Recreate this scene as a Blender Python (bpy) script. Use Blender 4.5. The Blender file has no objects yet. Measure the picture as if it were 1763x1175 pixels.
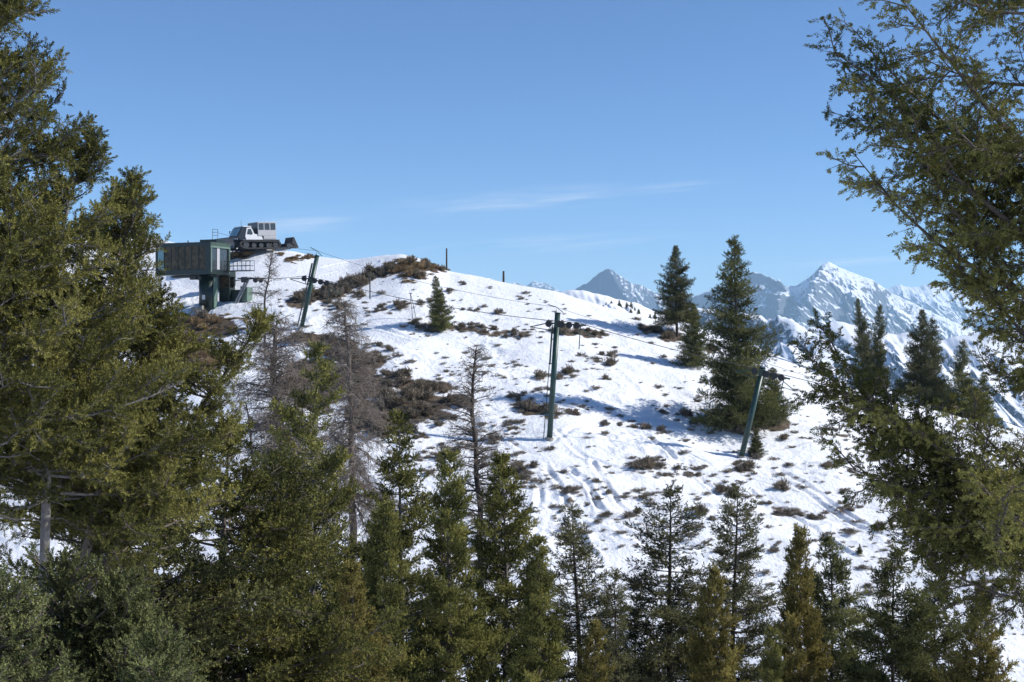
import bpy, math, random
import numpy as np
from mathutils import Vector, Matrix, Euler

# ------------------------------------------------------------------ camera, sky, sun, exposure
sc = bpy.context.scene
COL = sc.collection
LENS = 50.0
FPX = 1763 * LENS / 36.0          # focal length in photograph pixels
CX, CY = 881.5, 587.5
cam_d = bpy.data.cameras.new('camera')
cam_d.lens = LENS
cam_d.sensor_width = 36
cam_d.clip_start = 0.1
cam_d.clip_end = 60000
cam = bpy.data.objects.new('camera', cam_d)
COL.objects.link(cam)
cam.location = (0, 0, 0)
cam.rotation_euler = (math.radians(90), 0, 0)
sc.camera = cam

SUN_EL, SUN_AZ = math.radians(34), math.radians(90)     # azimuth from +Y (view direction) towards +X
SUN_DIR = Vector((math.sin(SUN_AZ) * math.cos(SUN_EL), math.cos(SUN_AZ) * math.cos(SUN_EL), math.sin(SUN_EL)))
w = bpy.data.worlds.new('World')
sc.world = w
w.use_nodes = True
nt = w.node_tree
nt.nodes.clear()
sky = nt.nodes.new('ShaderNodeTexSky')
sky.sky_type = 'NISHITA'
sky.sun_disc = False
sky.sun_elevation = SUN_EL
sky.sun_rotation = SUN_AZ
sky.altitude = 2600
sky.air_density = 1.0
sky.dust_density = 0.15
sky.ozone_density = 8.0
bg = nt.nodes.new('ShaderNodeBackground')
bg.inputs['Strength'].default_value = 0.125
wo = nt.nodes.new('ShaderNodeOutputWorld')
nt.links.new(bg.outputs[0], wo.inputs[0])
# faint high cirrus streaks, mixed into the sky by direction
def _n(typ, **kw):
    n = nt.nodes.new(typ)
    for k, v in kw.items(): setattr(n, k, v)
    return n
_tc = _n('ShaderNodeTexCoord'); _sp = _n('ShaderNodeSeparateXYZ'); nt.links.new(_tc.outputs['Generated'], _sp.inputs[0])
_a = _n('ShaderNodeMath', operation='DIVIDE'); nt.links.new(_sp.outputs[0], _a.inputs[0]); nt.links.new(_sp.outputs[1], _a.inputs[1])
_e = _n('ShaderNodeMath', operation='DIVIDE'); nt.links.new(_sp.outputs[2], _e.inputs[0]); nt.links.new(_sp.outputs[1], _e.inputs[1])
_er = _n('ShaderNodeMath', operation='MULTIPLY_ADD'); _er.inputs[1].default_value = -.07; nt.links.new(_a.outputs[0], _er.inputs[0]); nt.links.new(_e.outputs[0], _er.inputs[2])
_cv3 = _n('ShaderNodeCombineXYZ'); nt.links.new(_a.outputs[0], _cv3.inputs[0]); nt.links.new(_er.outputs[0], _cv3.inputs[1])
_mp = _n('ShaderNodeMapping'); _mp.inputs['Scale'].default_value = (9, 130, 1); nt.links.new(_cv3.outputs[0], _mp.inputs[0])
_cn = _n('ShaderNodeTexNoise'); _cn.inputs['Scale'].default_value = 1.0; _cn.inputs['Detail'].default_value = 5; _cn.inputs['Roughness'].default_value = .6; nt.links.new(_mp.outputs[0], _cn.inputs['Vector'])
_cr = _n('ShaderNodeMapRange', interpolation_type='SMOOTHSTEP'); _cr.inputs['From Min'].default_value = .36; _cr.inputs['From Max'].default_value = .74; nt.links.new(_cn.outputs['Fac'], _cr.inputs['Value'])
_sum = None
for (ca, ce, wa, we, amp) in ((.005, .099, .12, .012, .45), (.02, .068, .13, .008, .35), (-.15, .082, .06, .012, .38), (.12, .108, .05, .007, .35), (.23, .055, .09, .0035, .5)):
    ce = ce - .07 * ca
    sb = _n('ShaderNodeVectorMath', operation='SUBTRACT'); sb.inputs[1].default_value = (ca, ce, 0); nt.links.new(_cv3.outputs[0], sb.inputs[0])
    dv = _n('ShaderNodeVectorMath', operation='DIVIDE'); dv.inputs[1].default_value = (wa, we, 1); nt.links.new(sb.outputs[0], dv.inputs[0])
    ln_ = _n('ShaderNodeVectorMath', operation='LENGTH'); nt.links.new(dv.outputs[0], ln_.inputs[0])
    mr = _n('ShaderNodeMapRange', interpolation_type='SMOOTHSTEP'); mr.inputs['From Min'].default_value = 1.0; mr.inputs['From Max'].default_value = 0.0; mr.inputs['To Max'].default_value = amp
    nt.links.new(ln_.outputs['Value'], mr.inputs['Value'])
    if _sum is None: _sum = mr
    else:
        ad = _n('ShaderNodeMath', operation='ADD'); nt.links.new(_sum.outputs[0], ad.inputs[0]); nt.links.new(mr.outputs[0], ad.inputs[1]); _sum = ad
_mk = _n('ShaderNodeMath', operation='MULTIPLY'); nt.links.new(_sum.outputs[0], _mk.inputs[0]); nt.links.new(_cr.outputs[0], _mk.inputs[1])
_fr = _n('ShaderNodeMath', operation='MULTIPLY'); nt.links.new(_mk.outputs[0], _fr.inputs[0])
_gt = _n('ShaderNodeMath', operation='GREATER_THAN'); _gt.inputs[1].default_value = .05; nt.links.new(_sp.outputs[1], _gt.inputs[0]); nt.links.new(_gt.outputs[0], _fr.inputs[1])
_cm = _n('ShaderNodeMix', data_type='RGBA'); _cm.inputs['B'].default_value = (6.6, 7.0, 7.6, 1)
nt.links.new(_fr.outputs[0], _cm.inputs['Factor']); nt.links.new(sky.outputs[0], _cm.inputs['A'])
nt.links.new(_cm.outputs['Result'], bg.inputs[0])

sun_d = bpy.data.lights.new('sun', 'SUN')
sun_d.energy = 5.0
sun_d.angle = math.radians(0.5)
sun_d.color = (1.0, 0.955, 0.89)
sun = bpy.data.objects.new('sun', sun_d)
COL.objects.link(sun)
sun.rotation_euler = SUN_DIR.to_track_quat('Z', 'Y').to_euler()

sc.view_settings.view_transform = 'Standard'
sc.view_settings.look = 'None'
sc.view_settings.exposure = 0.12
sc.view_settings.gamma = 1.0
sc.cycles.max_bounces = 6
sc.cycles.diffuse_bounces = 3
sc.cycles.glossy_bounces = 2
sc.cycles.transmission_bounces = 3
sc.cycles.volume_bounces = 1
sc.cycles.transparent_max_bounces = 4

# ------------------------------------------------------------------ helpers
def P(u, v, y):
    return Vector(((u - CX) / FPX * y, y, (CY - v) / FPX * y))

def tag(o, label=None, cat=None, group=None, kind=None):
    if label: o['label'] = label
    if cat: o['category'] = cat
    if group: o['group'] = group
    if kind: o['kind'] = kind
    return o

def empty(name, loc=(0, 0, 0), rot=(0, 0, 0), scale=(1, 1, 1)):
    o = bpy.data.objects.new(name, None)
    o.empty_display_size = 0.2
    COL.objects.link(o)
    o.location = loc; o.rotation_euler = rot; o.scale = scale
    return o

def link(name, me, parent=None):
    o = bpy.data.objects.new(name, me)
    COL.objects.link(o)
    if parent is not None: o.parent = parent
    return o

def np_mesh(name, V, F, mat, attrs=None, smooth=False):
    """V (n,3); F (m,k) with constant k; attrs name -> per-vertex floats"""
    V = np.ascontiguousarray(V, np.float32); F = np.ascontiguousarray(F, np.int32)
    me = bpy.data.meshes.new(name)
    n, (m, k) = len(V), F.shape
    me.vertices.add(n); me.vertices.foreach_set('co', V.ravel())
    me.loops.add(m * k); me.loops.foreach_set('vertex_index', F.ravel())
    me.polygons.add(m)
    me.polygons.foreach_set('loop_start', np.arange(0, m * k, k, dtype=np.int32))
    if smooth: me.polygons.foreach_set('use_smooth', np.ones(m, bool))
    for an, av in (attrs or {}).items():
        a = me.attributes.new(an, 'FLOAT', 'POINT')
        a.data.foreach_set('value', np.ascontiguousarray(av, np.float32))
    me.materials.append(mat)
    me.update(calc_edges=True)
    return me

class MB:
    """collects shapes and links them as one mesh"""
    def __init__(s): s.v = []; s.f = []
    def add(s, vs, fs):
        n = len(s.v); s.v += [tuple(p) for p in vs]; s.f += [tuple(i + n for i in f) for f in fs]; return s
    def box(s, c, d, rz=0.0, ry=0.0, M=None):
        R = Matrix.Rotation(rz, 3, 'Z') @ Matrix.Rotation(ry, 3, 'Y')
        if M is not None: R = M
        c = Vector(c); vs = []
        for x in (-.5, .5):
            for y in (-.5, .5):
                for z in (-.5, .5):
                    vs.append(c + R @ Vector((x * d[0], y * d[1], z * d[2])))
        return s.add(vs, [(0, 1, 3, 2), (4, 6, 7, 5), (0, 4, 5, 1), (2, 3, 7, 6), (0, 2, 6, 4), (1, 5, 7, 3)])
    def prism(s, pts, y0, y1):
        """outline pts (x,z) extruded along y"""
        n = len(pts)
        vs = [(p[0], y0, p[1]) for p in pts] + [(p[0], y1, p[1]) for p in pts]
        fs = [tuple(range(n)), tuple(reversed(range(n, 2 * n)))]
        fs += [(i, i + n, (i + 1) % n + n, (i + 1) % n) for i in range(n)]
        return s.add(vs, fs)
    def tube(s, pts, r, n=8, cap=True):
        pts = [Vector(p) for p in pts]
        rr = r if hasattr(r, '__len__') else [r] * len(pts)
        rings = []
        for i, p in enumerate(pts):
            t = (pts[min(i + 1, len(pts) - 1)] - pts[max(i - 1, 0)]).normalized()
            a = t.cross(Vector((0, 0, 1)))
            if a.length < 1e-3: a = t.cross(Vector((0, 1, 0)))
            a.normalize(); b = t.cross(a)
            rings += [p + (a * math.cos(2 * math.pi * k / n) + b * math.sin(2 * math.pi * k / n)) * rr[i] for k in range(n)]
        fs = []
        for i in range(len(pts) - 1):
            for k in range(n):
                fs.append((i * n + k, i * n + (k + 1) % n, (i + 1) * n + (k + 1) % n, (i + 1) * n + k))
        if cap:
            fs.append(tuple(reversed(range(n)))); fs.append(tuple(range((len(pts) - 1) * n, len(pts) * n)))
        return s.add(rings, fs)
    def wheel(s, c, r, wd, n=18, axis='Y'):
        c = Vector(c); ax = Vector((0, wd / 2, 0)) if axis == 'Y' else Vector((wd / 2, 0, 0))
        return s.tube([c - ax, c + ax], r, n)
    def build(s, name, mat, parent=None, smooth=False, bevel=0.0):
        me = bpy.data.meshes.new(name)
        me.from_pydata(s.v, [], s.f)
        me.materials.append(mat)
        if smooth:
            for p in me.polygons: p.use_smooth = len(p.vertices) == 4
        me.update()
        o = link(name, me, parent)
        if bevel:
            b = o.modifiers.new('bevel', 'BEVEL'); b.width = bevel; b.segments = 2; b.limit_method = 'ANGLE'
        return o

# ------------------------------------------------------------------ numpy noise
def _h(ix, iy, seed):
    h = (ix.astype(np.int64) * 374761393 + iy.astype(np.int64) * 668265263 + seed * 1442695041) & 0xffffffff
    h = ((h ^ (h >> 13)) * 1274126177) & 0xffffffff
    h = h ^ (h >> 16)
    return (h & 0xffff) / 65536.0 * 2 * math.pi

def pn(x, y, seed=0):
    x = np.asarray(x, float); y = np.asarray(y, float)
    ix = np.floor(x); iy = np.floor(y); fx = x - ix; fy = y - iy
    def g(dx, dy):
        a = _h(ix + dx, iy + dy, seed)
        return np.cos(a) * (fx - dx) + np.sin(a) * (fy - dy)
    ux = fx * fx * fx * (fx * (fx * 6 - 15) + 10); uy = fy * fy * fy * (fy * (fy * 6 - 15) + 10)
    a = g(0, 0) * (1 - ux) + g(1, 0) * ux; b = g(0, 1) * (1 - ux) + g(1, 1) * ux
    return (a * (1 - uy) + b * uy) * 1.4

def fbm(x, y, seed=0, oc=4, gain=.5):
    r = 0; a = 1.0
    for i in range(oc):
        r = r + a * pn(x * 2 ** i, y * 2 ** i, seed + i * 17); a *= gain
    return r

def ridged(x, y, seed=0, oc=4, gain=.55):
    r = 0; a = 1.0
    for i in range(oc):
        r = r + a * (1 - 2 * np.abs(pn(x * 2 ** i, y * 2 ** i, seed + i * 31))); a *= gain
    return r

def sstep(a, b, x):
    t = np.clip((x - a) / (b - a), 0, 1); return t * t * (3 - 2 * t)

# ------------------------------------------------------------------ materials
def mat(name):
    m = bpy.data.materials.new(name); m.use_nodes = True
    n = m.node_tree.nodes; b = n['Principled BSDF']
    return m, m.node_tree, b

def nd(t, typ, **kw):
    n = t.nodes.new(typ)
    for k, v in kw.items(): setattr(n, k, v)
    return n

def simple(name, col, rough=.5, metal=0., var=.25, scale=3., bump=0.0, col2=None):
    """painted or plain surface with patchy wear"""
    m, t, b = mat(name)
    tc = nd(t, 'ShaderNodeTexCoord'); ns = nd(t, 'ShaderNodeTexNoise')
    ns.inputs['Scale'].default_value = scale; ns.inputs['Detail'].default_value = 6; ns.inputs['Roughness'].default_value = .65
    t.links.new(tc.outputs['Object'], ns.inputs['Vector'])
    mx = nd(t, 'ShaderNodeMix', data_type='RGBA')
    c2 = col2 or tuple(c * (1 - var) for c in col)
    mx.inputs['A'].default_value = (*col, 1); mx.inputs['B'].default_value = (*c2, 1)
    rp = nd(t, 'ShaderNodeMapRange'); rp.inputs['From Min'].default_value = .35; rp.inputs['From Max'].default_value = .65
    t.links.new(ns.outputs['Fac'], rp.inputs['Value']); t.links.new(rp.outputs[0], mx.inputs['Factor'])
    t.links.new(mx.outputs['Result'], b.inputs['Base Color'])
    b.inputs['Roughness'].default_value = rough; b.inputs['Metallic'].default_value = metal
    if bump:
        bp = nd(t, 'ShaderNodeBump'); bp.inputs['Strength'].default_value = bump; bp.inputs['Distance'].default_value = .02
        t.links.new(ns.outputs['Fac'], bp.inputs['Height']); t.links.new(bp.outputs[0], b.inputs['Normal'])
    return m

def foliage(name, ca, cb, trans=.14):
    """needles / dry twigs: tint attribute picks between two colours"""
    m = bpy.data.materials.new(name); m.use_nodes = True
    t = m.node_tree; t.nodes.clear()
    at = nd(t, 'ShaderNodeAttribute', attribute_name='tint')
    oi = nd(t, 'ShaderNodeObjectInfo')
    mx = nd(t, 'ShaderNodeMix', data_type='RGBA')
    mx.inputs['A'].default_value = (*ca, 1); mx.inputs['B'].default_value = (*cb, 1)
    t.links.new(at.outputs['Fac'], mx.inputs['Factor'])
    hs = nd(t, 'ShaderNodeHueSaturation')
    mr = nd(t, 'ShaderNodeMapRange'); mr.inputs['To Min'].default_value = .78; mr.inputs['To Max'].default_value = 1.22
    t.links.new(oi.outputs['Random'], mr.inputs['Value']); t.links.new(mr.outputs[0], hs.inputs['Value'])
    t.links.new(mx.outputs['Result'], hs.inputs['Color'])
    d = nd(t, 'ShaderNodeBsdfDiffuse'); tr = nd(t, 'ShaderNodeBsdfTranslucent'); ms = nd(t, 'ShaderNodeMixShader')
    ms.inputs[0].default_value = trans
    t.links.new(hs.outputs[0], d.inputs[0]); t.links.new(hs.outputs[0], tr.inputs[0])
    t.links.new(d.outputs[0], ms.inputs[1]); t.links.new(tr.outputs[0], ms.inputs[2])
    o = nd(t, 'ShaderNodeOutputMaterial'); t.links.new(ms.outputs[0], o.inputs[0])
    return m

def snow_ground(name):
    m, t, b = mat(name)
    tc = nd(t, 'ShaderNodeTexCoord')
    at = nd(t, 'ShaderNodeAttribute', attribute_name='soil')
    n1 = nd(t, 'ShaderNodeTexNoise'); n1.inputs['Scale'].default_value = 2.2; n1.inputs['Detail'].default_value = 8; n1.inputs['Roughness'].default_value = .7
    t.links.new(tc.outputs['Object'], n1.inputs['Vector'])
    soil = nd(t, 'ShaderNodeValToRGB')
    e = soil.color_ramp.elements; e[0].position = .3; e[0].color = (.045, .03, .02, 1); e[1].position = .7; e[1].color = (.20, .152, .105, 1)
    e2 = e.new(.5); e2.color = (.105, .077, .053, 1)
    t.links.new(n1.outputs['Fac'], soil.inputs[0])
    mx = nd(t, 'ShaderNodeMix', data_type='RGBA'); mx.inputs['A'].default_value = (.86, .88, .91, 1)
    t.links.new(at.outputs['Fac'], mx.inputs['Factor']); t.links.new(soil.outputs[0], mx.inputs['B'])
    t.links.new(mx.outputs['Result'], b.inputs['Base Color'])
    b.inputs['Roughness'].default_value = .75
    b.inputs['Specular IOR Level'].default_value = .25
    n2 = nd(t, 'ShaderNodeTexNoise'); n2.inputs['Scale'].default_value = 4.5; n2.inputs['Detail'].default_value = 6; n2.inputs['Roughness'].default_value = .6
    t.links.new(tc.outputs['Object'], n2.inputs['Vector'])
    bp = nd(t, 'ShaderNodeBump'); bp.inputs['Strength'].default_value = .7; bp.inputs['Distance'].default_value = .16
    t.links.new(n2.outputs['Fac'], bp.inputs['Height']); t.links.new(bp.outputs[0], b.inputs['Normal'])
    return m

def mountain_mat(name, rock=(.10, .095, .10), bias=0.0, scale=.01):
    """snow with rock on the steep parts (attribute rock)"""
    m, t, b = mat(name)
    at = nd(t, 'ShaderNodeAttribute', attribute_name='rock')
    tc = nd(t, 'ShaderNodeTexCoord')
    ns = nd(t, 'ShaderNodeTexNoise'); ns.inputs['Scale'].default_value = scale; ns.inputs['Detail'].default_value = 10; ns.inputs['Roughness'].default_value = .72
    t.links.new(tc.outputs['Object'], ns.inputs['Vector'])
    ad = nd(t, 'ShaderNodeMath', operation='MULTIPLY_ADD'); ad.inputs[1].default_value = 3.2; ad.inputs[2].default_value = -1.6 + bias
    t.links.new(ns.outputs['Fac'], ad.inputs[0])
    sm = nd(t, 'ShaderNodeMath', operation='ADD', use_clamp=True)
    t.links.new(ad.outputs[0], sm.inputs[0]); t.links.new(at.outputs['Fac'], sm.inputs[1])
    mr = nd(t, 'ShaderNodeMapRange'); mr.inputs['From Min'].default_value = .35; mr.inputs['From Max'].default_value = .65
    t.links.new(sm.outputs[0], mr.inputs['Value'])
    mx = nd(t, 'ShaderNodeMix', data_type='RGBA'); mx.inputs['A'].default_value = (.84, .86, .9, 1); mx.inputs['B'].default_value = (*rock, 1)
    t.links.new(mr.outputs[0], mx.inputs['Factor']); t.links.new(mx.outputs['Result'], b.inputs['Base Color'])
    b.inputs['Roughness'].default_value = .85; b.inputs['Specular IOR Level'].default_value = .1
    return m

M = {}
M['snow'] = snow_ground('snow_ground')
M['green'] = simple('green_paint', (.010, .024, .019), .38, var=.35, scale=2.)
M['tower'] = simple('tower_green_paint', (.020, .058, .046), .4, var=.35, scale=2.)
M['lit_green'] = simple('sunlit_green_paint', (.13, .20, .155), .5, var=.2)  # green with sunlight painted in, for sun-facing sides and tops
M['steel'] = simple('galvanised_steel', (.28, .29, .30), .45, .6, var=.35, scale=6)
M['black'] = simple('black_rubber', (.022, .023, .026), .6, var=.4, scale=6)
M['dark'] = simple('dark_steel', (.045, .05, .055), .5, .3, var=.4)
M['white'] = simple('white_paint', (.72, .73, .74), .35, var=.08)
M['silver'] = simple('silver_panel', (.43, .43, .44), .45, var=.1)
M['navy'] = simple('dark_cab_paint', (.018, .025, .033), .3, var=.3)
M['glass'] = simple('brown_reflection_glass', (.13, .092, .050), .08, var=.6, scale=2.2, col2=(.022, .019, .013))  # brown reflection of trees painted into the glass colour
M['glass'].node_tree.nodes['Principled BSDF'].inputs['Specular IOR Level'].default_value = .2
M['cyan_glass'] = simple('windscreen_glass', (.20, .36, .40), .1, var=.3)
M['grey_glass'] = simple('cabin_glass', (.06, .075, .085), .12, var=.4)
M['wood'] = simple('weathered_wood', (.075, .055, .042), .85, var=.5, scale=8, bump=.4)
M['bark'] = simple('grey_brown_bark', (.17, .14, .115), .9, var=.55, scale=9, bump=.6)
M['pale_bark'] = simple('pale_grey_bark', (.225, .21, .195), .9, var=.6, scale=8, bump=.5)
M['dark_bark'] = simple('dark_bark', (.075, .058, .048), .9, var=.5, scale=9, bump=.6)
M['dead_bark'] = simple('dead_grey_bark', (.20, .16, .135), .9, var=.5, scale=6, bump=.6)
M['concrete'] = simple('concrete', (.33, .31, .28), .9, var=.3)
M['olive'] = foliage('olive_needles', (.040, .050, .018), (.295, .278, .086))
M['fir'] = foliage('fir_needles', (.034, .044, .020), (.265, .262, .098))
M['dull'] = foliage('dull_needles', (.038, .045, .024), (.255, .242, .115))
M['golden'] = foliage('golden_needles', (.07, .066, .022), (.43, .36, .115))
M['spruce'] = foliage('spruce_needles', (.036, .048, .022), (.265, .280, .115))
M['twig'] = foliage('dead_twigs', (.11, .094, .080), (.34, .295, .255), .05)
M['sage'] = foliage('sage_twigs', (.125, .105, .078), (.33, .272, .195), .18)
M['sage_grey'] = foliage('grey_sage_twigs', (.14, .122, .10), (.34, .292, .232), .18)
M['tan'] = foliage('dry_grass', (.20, .14, .08), (.48, .35, .20), .2)

# ------------------------------------------------------------------ the hill: shape
_cu = [-500, 200, 255, 300, 330, 400, 450, 500, 540, 600, 690, 722, 770, 870, 960, 986, 1034, 1063, 1093, 1140, 1230, 1340, 1400, 1500, 1600, 1690, 1763, 2300]
_cv = [405, 405, 408, 418, 424, 425, 426, 432, 441, 448, 437, 445, 468, 488, 503, 511, 526, 534, 540, 552, 580, 612, 640, 680, 704, 728, 748, 860]
_cd = [166, 166, 166, 162, 157, 153, 151, 150, 149, 148, 146, 145, 144, 142, 141, 141, 140, 140, 139, 139, 137, 135, 133, 130, 128, 126, 124, 112]
_ug = np.arange(-500, 2301, 5.0)
def _smooth(vals, sig):
    r = int(math.ceil(3 * sig / 5)); k = np.exp(-.5 * (np.arange(-r, r + 1) * 5.0 / sig) ** 2); k /= k.sum()
    return np.convolve(np.pad(vals, len(k) // 2, mode='edge'), k, mode='valid')
_vf = _smooth(np.interp(_ug, _cu, _cv), 6)       # crest as drawn
_vs = _smooth(np.interp(_ug, _cu, _cv), 55)      # broad shape of the slope below it
_ds = _smooth(np.interp(_ug, _cu, _cd), 60)
Y0, V0 = 72.0, 1182.0
Z0 = (CY - V0) / FPX * Y0

def hill_base(x, y):
    x = np.asarray(x, float); y = np.asarray(y, float)
    u = np.clip(CX + FPX * x / np.maximum(y, 40), -480, 2280)
    D = np.interp(u, _ug, _ds)
    zc = (CY - np.interp(u, _ug, _vs)) / FPX * D
    front = Z0 + (zc - Z0) * (y - Y0) / (D - Y0)
    back = zc - .34 * (y - D)
    k = .45
    m = np.minimum(front, back)
    far = m - k * np.log(np.exp(-(front - m) / k) + np.exp(-(back - m) / k)) + k * math.log(2) * np.exp(-((y - D) / 6) ** 2)
    far = far + (np.interp(u, _ug, _vs) - np.interp(u, _ug, _vf)) / FPX * D * np.exp(-np.where(y < D, ((y - D) / 11) ** 2, ((y - D) / 30) ** 2))
    near = -1.75 - .40 * y + .03 * x * np.exp(-np.abs(y) / 40)
    k2 = 1.2
    m2 = np.maximum(near, far)
    z = m2 + k2 * np.log(np.exp((near - m2) / k2) + np.exp((far - m2) / k2))
    return np.maximum(z, -130)

def hill_detail(x, y):
    u = CX + FPX * x / np.maximum(y, 40)
    D = np.interp(u, _ug, _ds)
    rough = sstep(62, 75, y) * (1 - .75 * sstep(-22, -3, y - D))
    groomed = np.exp(-((u - 600) / 120) ** 2) * sstep(130, 140, y)
    rough = rough * (1 - .8 * groomed)
    z = .55 * fbm(x / 11, y / 9, 3, 3) * rough
    z = z + (.11 * fbm(x / 1.9, y / 1.1, 11, 3) + .06 * ridged(x / 1.2 + .3 * y, y / .8, 23, 2)) * (.25 + .75 * rough) * (.45 + .9 * sstep(-.2, .6, fbm(x / 7, y / 6, 41, 2)))
    return z

def ray_hit(u, v):
    ys = np.arange(60, 172, .2)
    xs = (u - CX) / FPX * ys
    zs = hill_base(xs, ys) + .55 * 0
    zr = (CY - v) / FPX * ys
    i = np.argmax(zs >= zr)
    if zs[i] < zr[i]:
        i = np.argmax(zs - zr)
    return float(xs[i]), float(ys[i])

TRACKS = [
    [(1020, 800), (1040, 840), (1062, 870), (1100, 905), (1150, 925), (1230, 945)],
    [(1005, 830), (1030, 875), (1060, 905), (1110, 935), (1160, 945)],
    [(985, 818), (1010, 842), (1022, 868), (1042, 900), (1080, 925)],
    [(920, 810), (930, 850), (926, 890), (918, 940)],
    [(1060, 822), (1100, 829), (1145, 822), (1190, 815), (1240, 800), (1290, 795)],
    [(960, 755), (1010, 790), (1080, 812)],
    [(945, 768), (1000, 745), (1050, 738), (1110, 752), (1160, 790)],
    [(1040, 760), (1100, 772), (1180, 775), (1260, 780)],
    [(1330, 820), (1370, 840), (1420, 870), (1470, 905), (1540, 935), (1620, 960)],
    [(1345, 812), (1390, 840), (1450, 880), (1520, 920), (1600, 945)],
    [(1290, 840), (1340, 870), (1400, 910), (1470, 960)],
    [(1230, 900), (1290, 930), (1360, 945), (1440, 955)],
    [(1200, 690), (1260, 760), (1330, 770), (1420, 765)],
    [(1200, 815), (1230, 840), (1250, 870), (1290, 900)],
    [(540, 465), (600, 452), (660, 440)], [(500, 482), (580, 470), (650, 452)],
    [(720, 620), (800, 628), (900, 640), (980, 660)],
    [(1000, 650), (1070, 655), (1150, 662), (1220, 670)],
    [(620, 560), (720, 585), (840, 600), (940, 612)],
    [(880, 760), (930, 790), (960, 840), (985, 900), (1030, 960)],
    [(1120, 840), (1180, 870), (1240, 880)],
]
_tr = []
for pl in TRACKS:
    pts = np.array([ray_hit(*p) for p in pl])
    t = np.linspace(0, len(pts) - 1, 10 * len(pts))
    _tr.append(np.stack([np.interp(t, range(len(pts)), pts[:, 0]), np.interp(t, range(len(pts)), pts[:, 1])], 1))

def hill_tracks(x, y):
    z = np.zeros_like(x)
    for pl in _tr:
        sel = np.where((x > pl[:, 0].min() - 1) & (x < pl[:, 0].max() + 1) & (y > pl[:, 1].min() - 1) & (y < pl[:, 1].max() + 1))[0]
        if len(sel) == 0: continue
        px, py = x[sel] + .12 * pn(x[sel] / 1.5, y[sel] / 1.5, 5), y[sel] + .12 * pn(x[sel] / 1.5, y[sel] / 1.5, 9)
        best = np.full(len(sel), 1e9)
        for a, b in zip(pl[:-1], pl[1:]):
            ab = b - a; L = (ab ** 2).sum() + 1e-9
            tt = np.clip(((px - a[0]) * ab[0] + (py - a[1]) * ab[1]) / L, 0, 1)
            best = np.minimum(best, (px - a[0] - tt * ab[0]) ** 2 + (py - a[1] - tt * ab[1]) ** 2)
        d = np.sqrt(best)
        z[sel] += (-.18 * np.exp(-(d / .17) ** 2) + .08 * np.exp(-((d - .38) / .16) ** 2)) * np.clip(.55 + 1.1 * pn(px / 3.1, py / 3.1, 13), 0, 1.3)
    return z

def G(x, y):
    x = np.asarray(x, float); y = np.asarray(y, float)
    return hill_base(x, y) + hill_detail(x, y)

def on_hill(u, v, lift=0.0):
    x, y = ray_hit(u, v)
    return Vector((x, y, float(G(x, y)) + lift))

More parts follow.
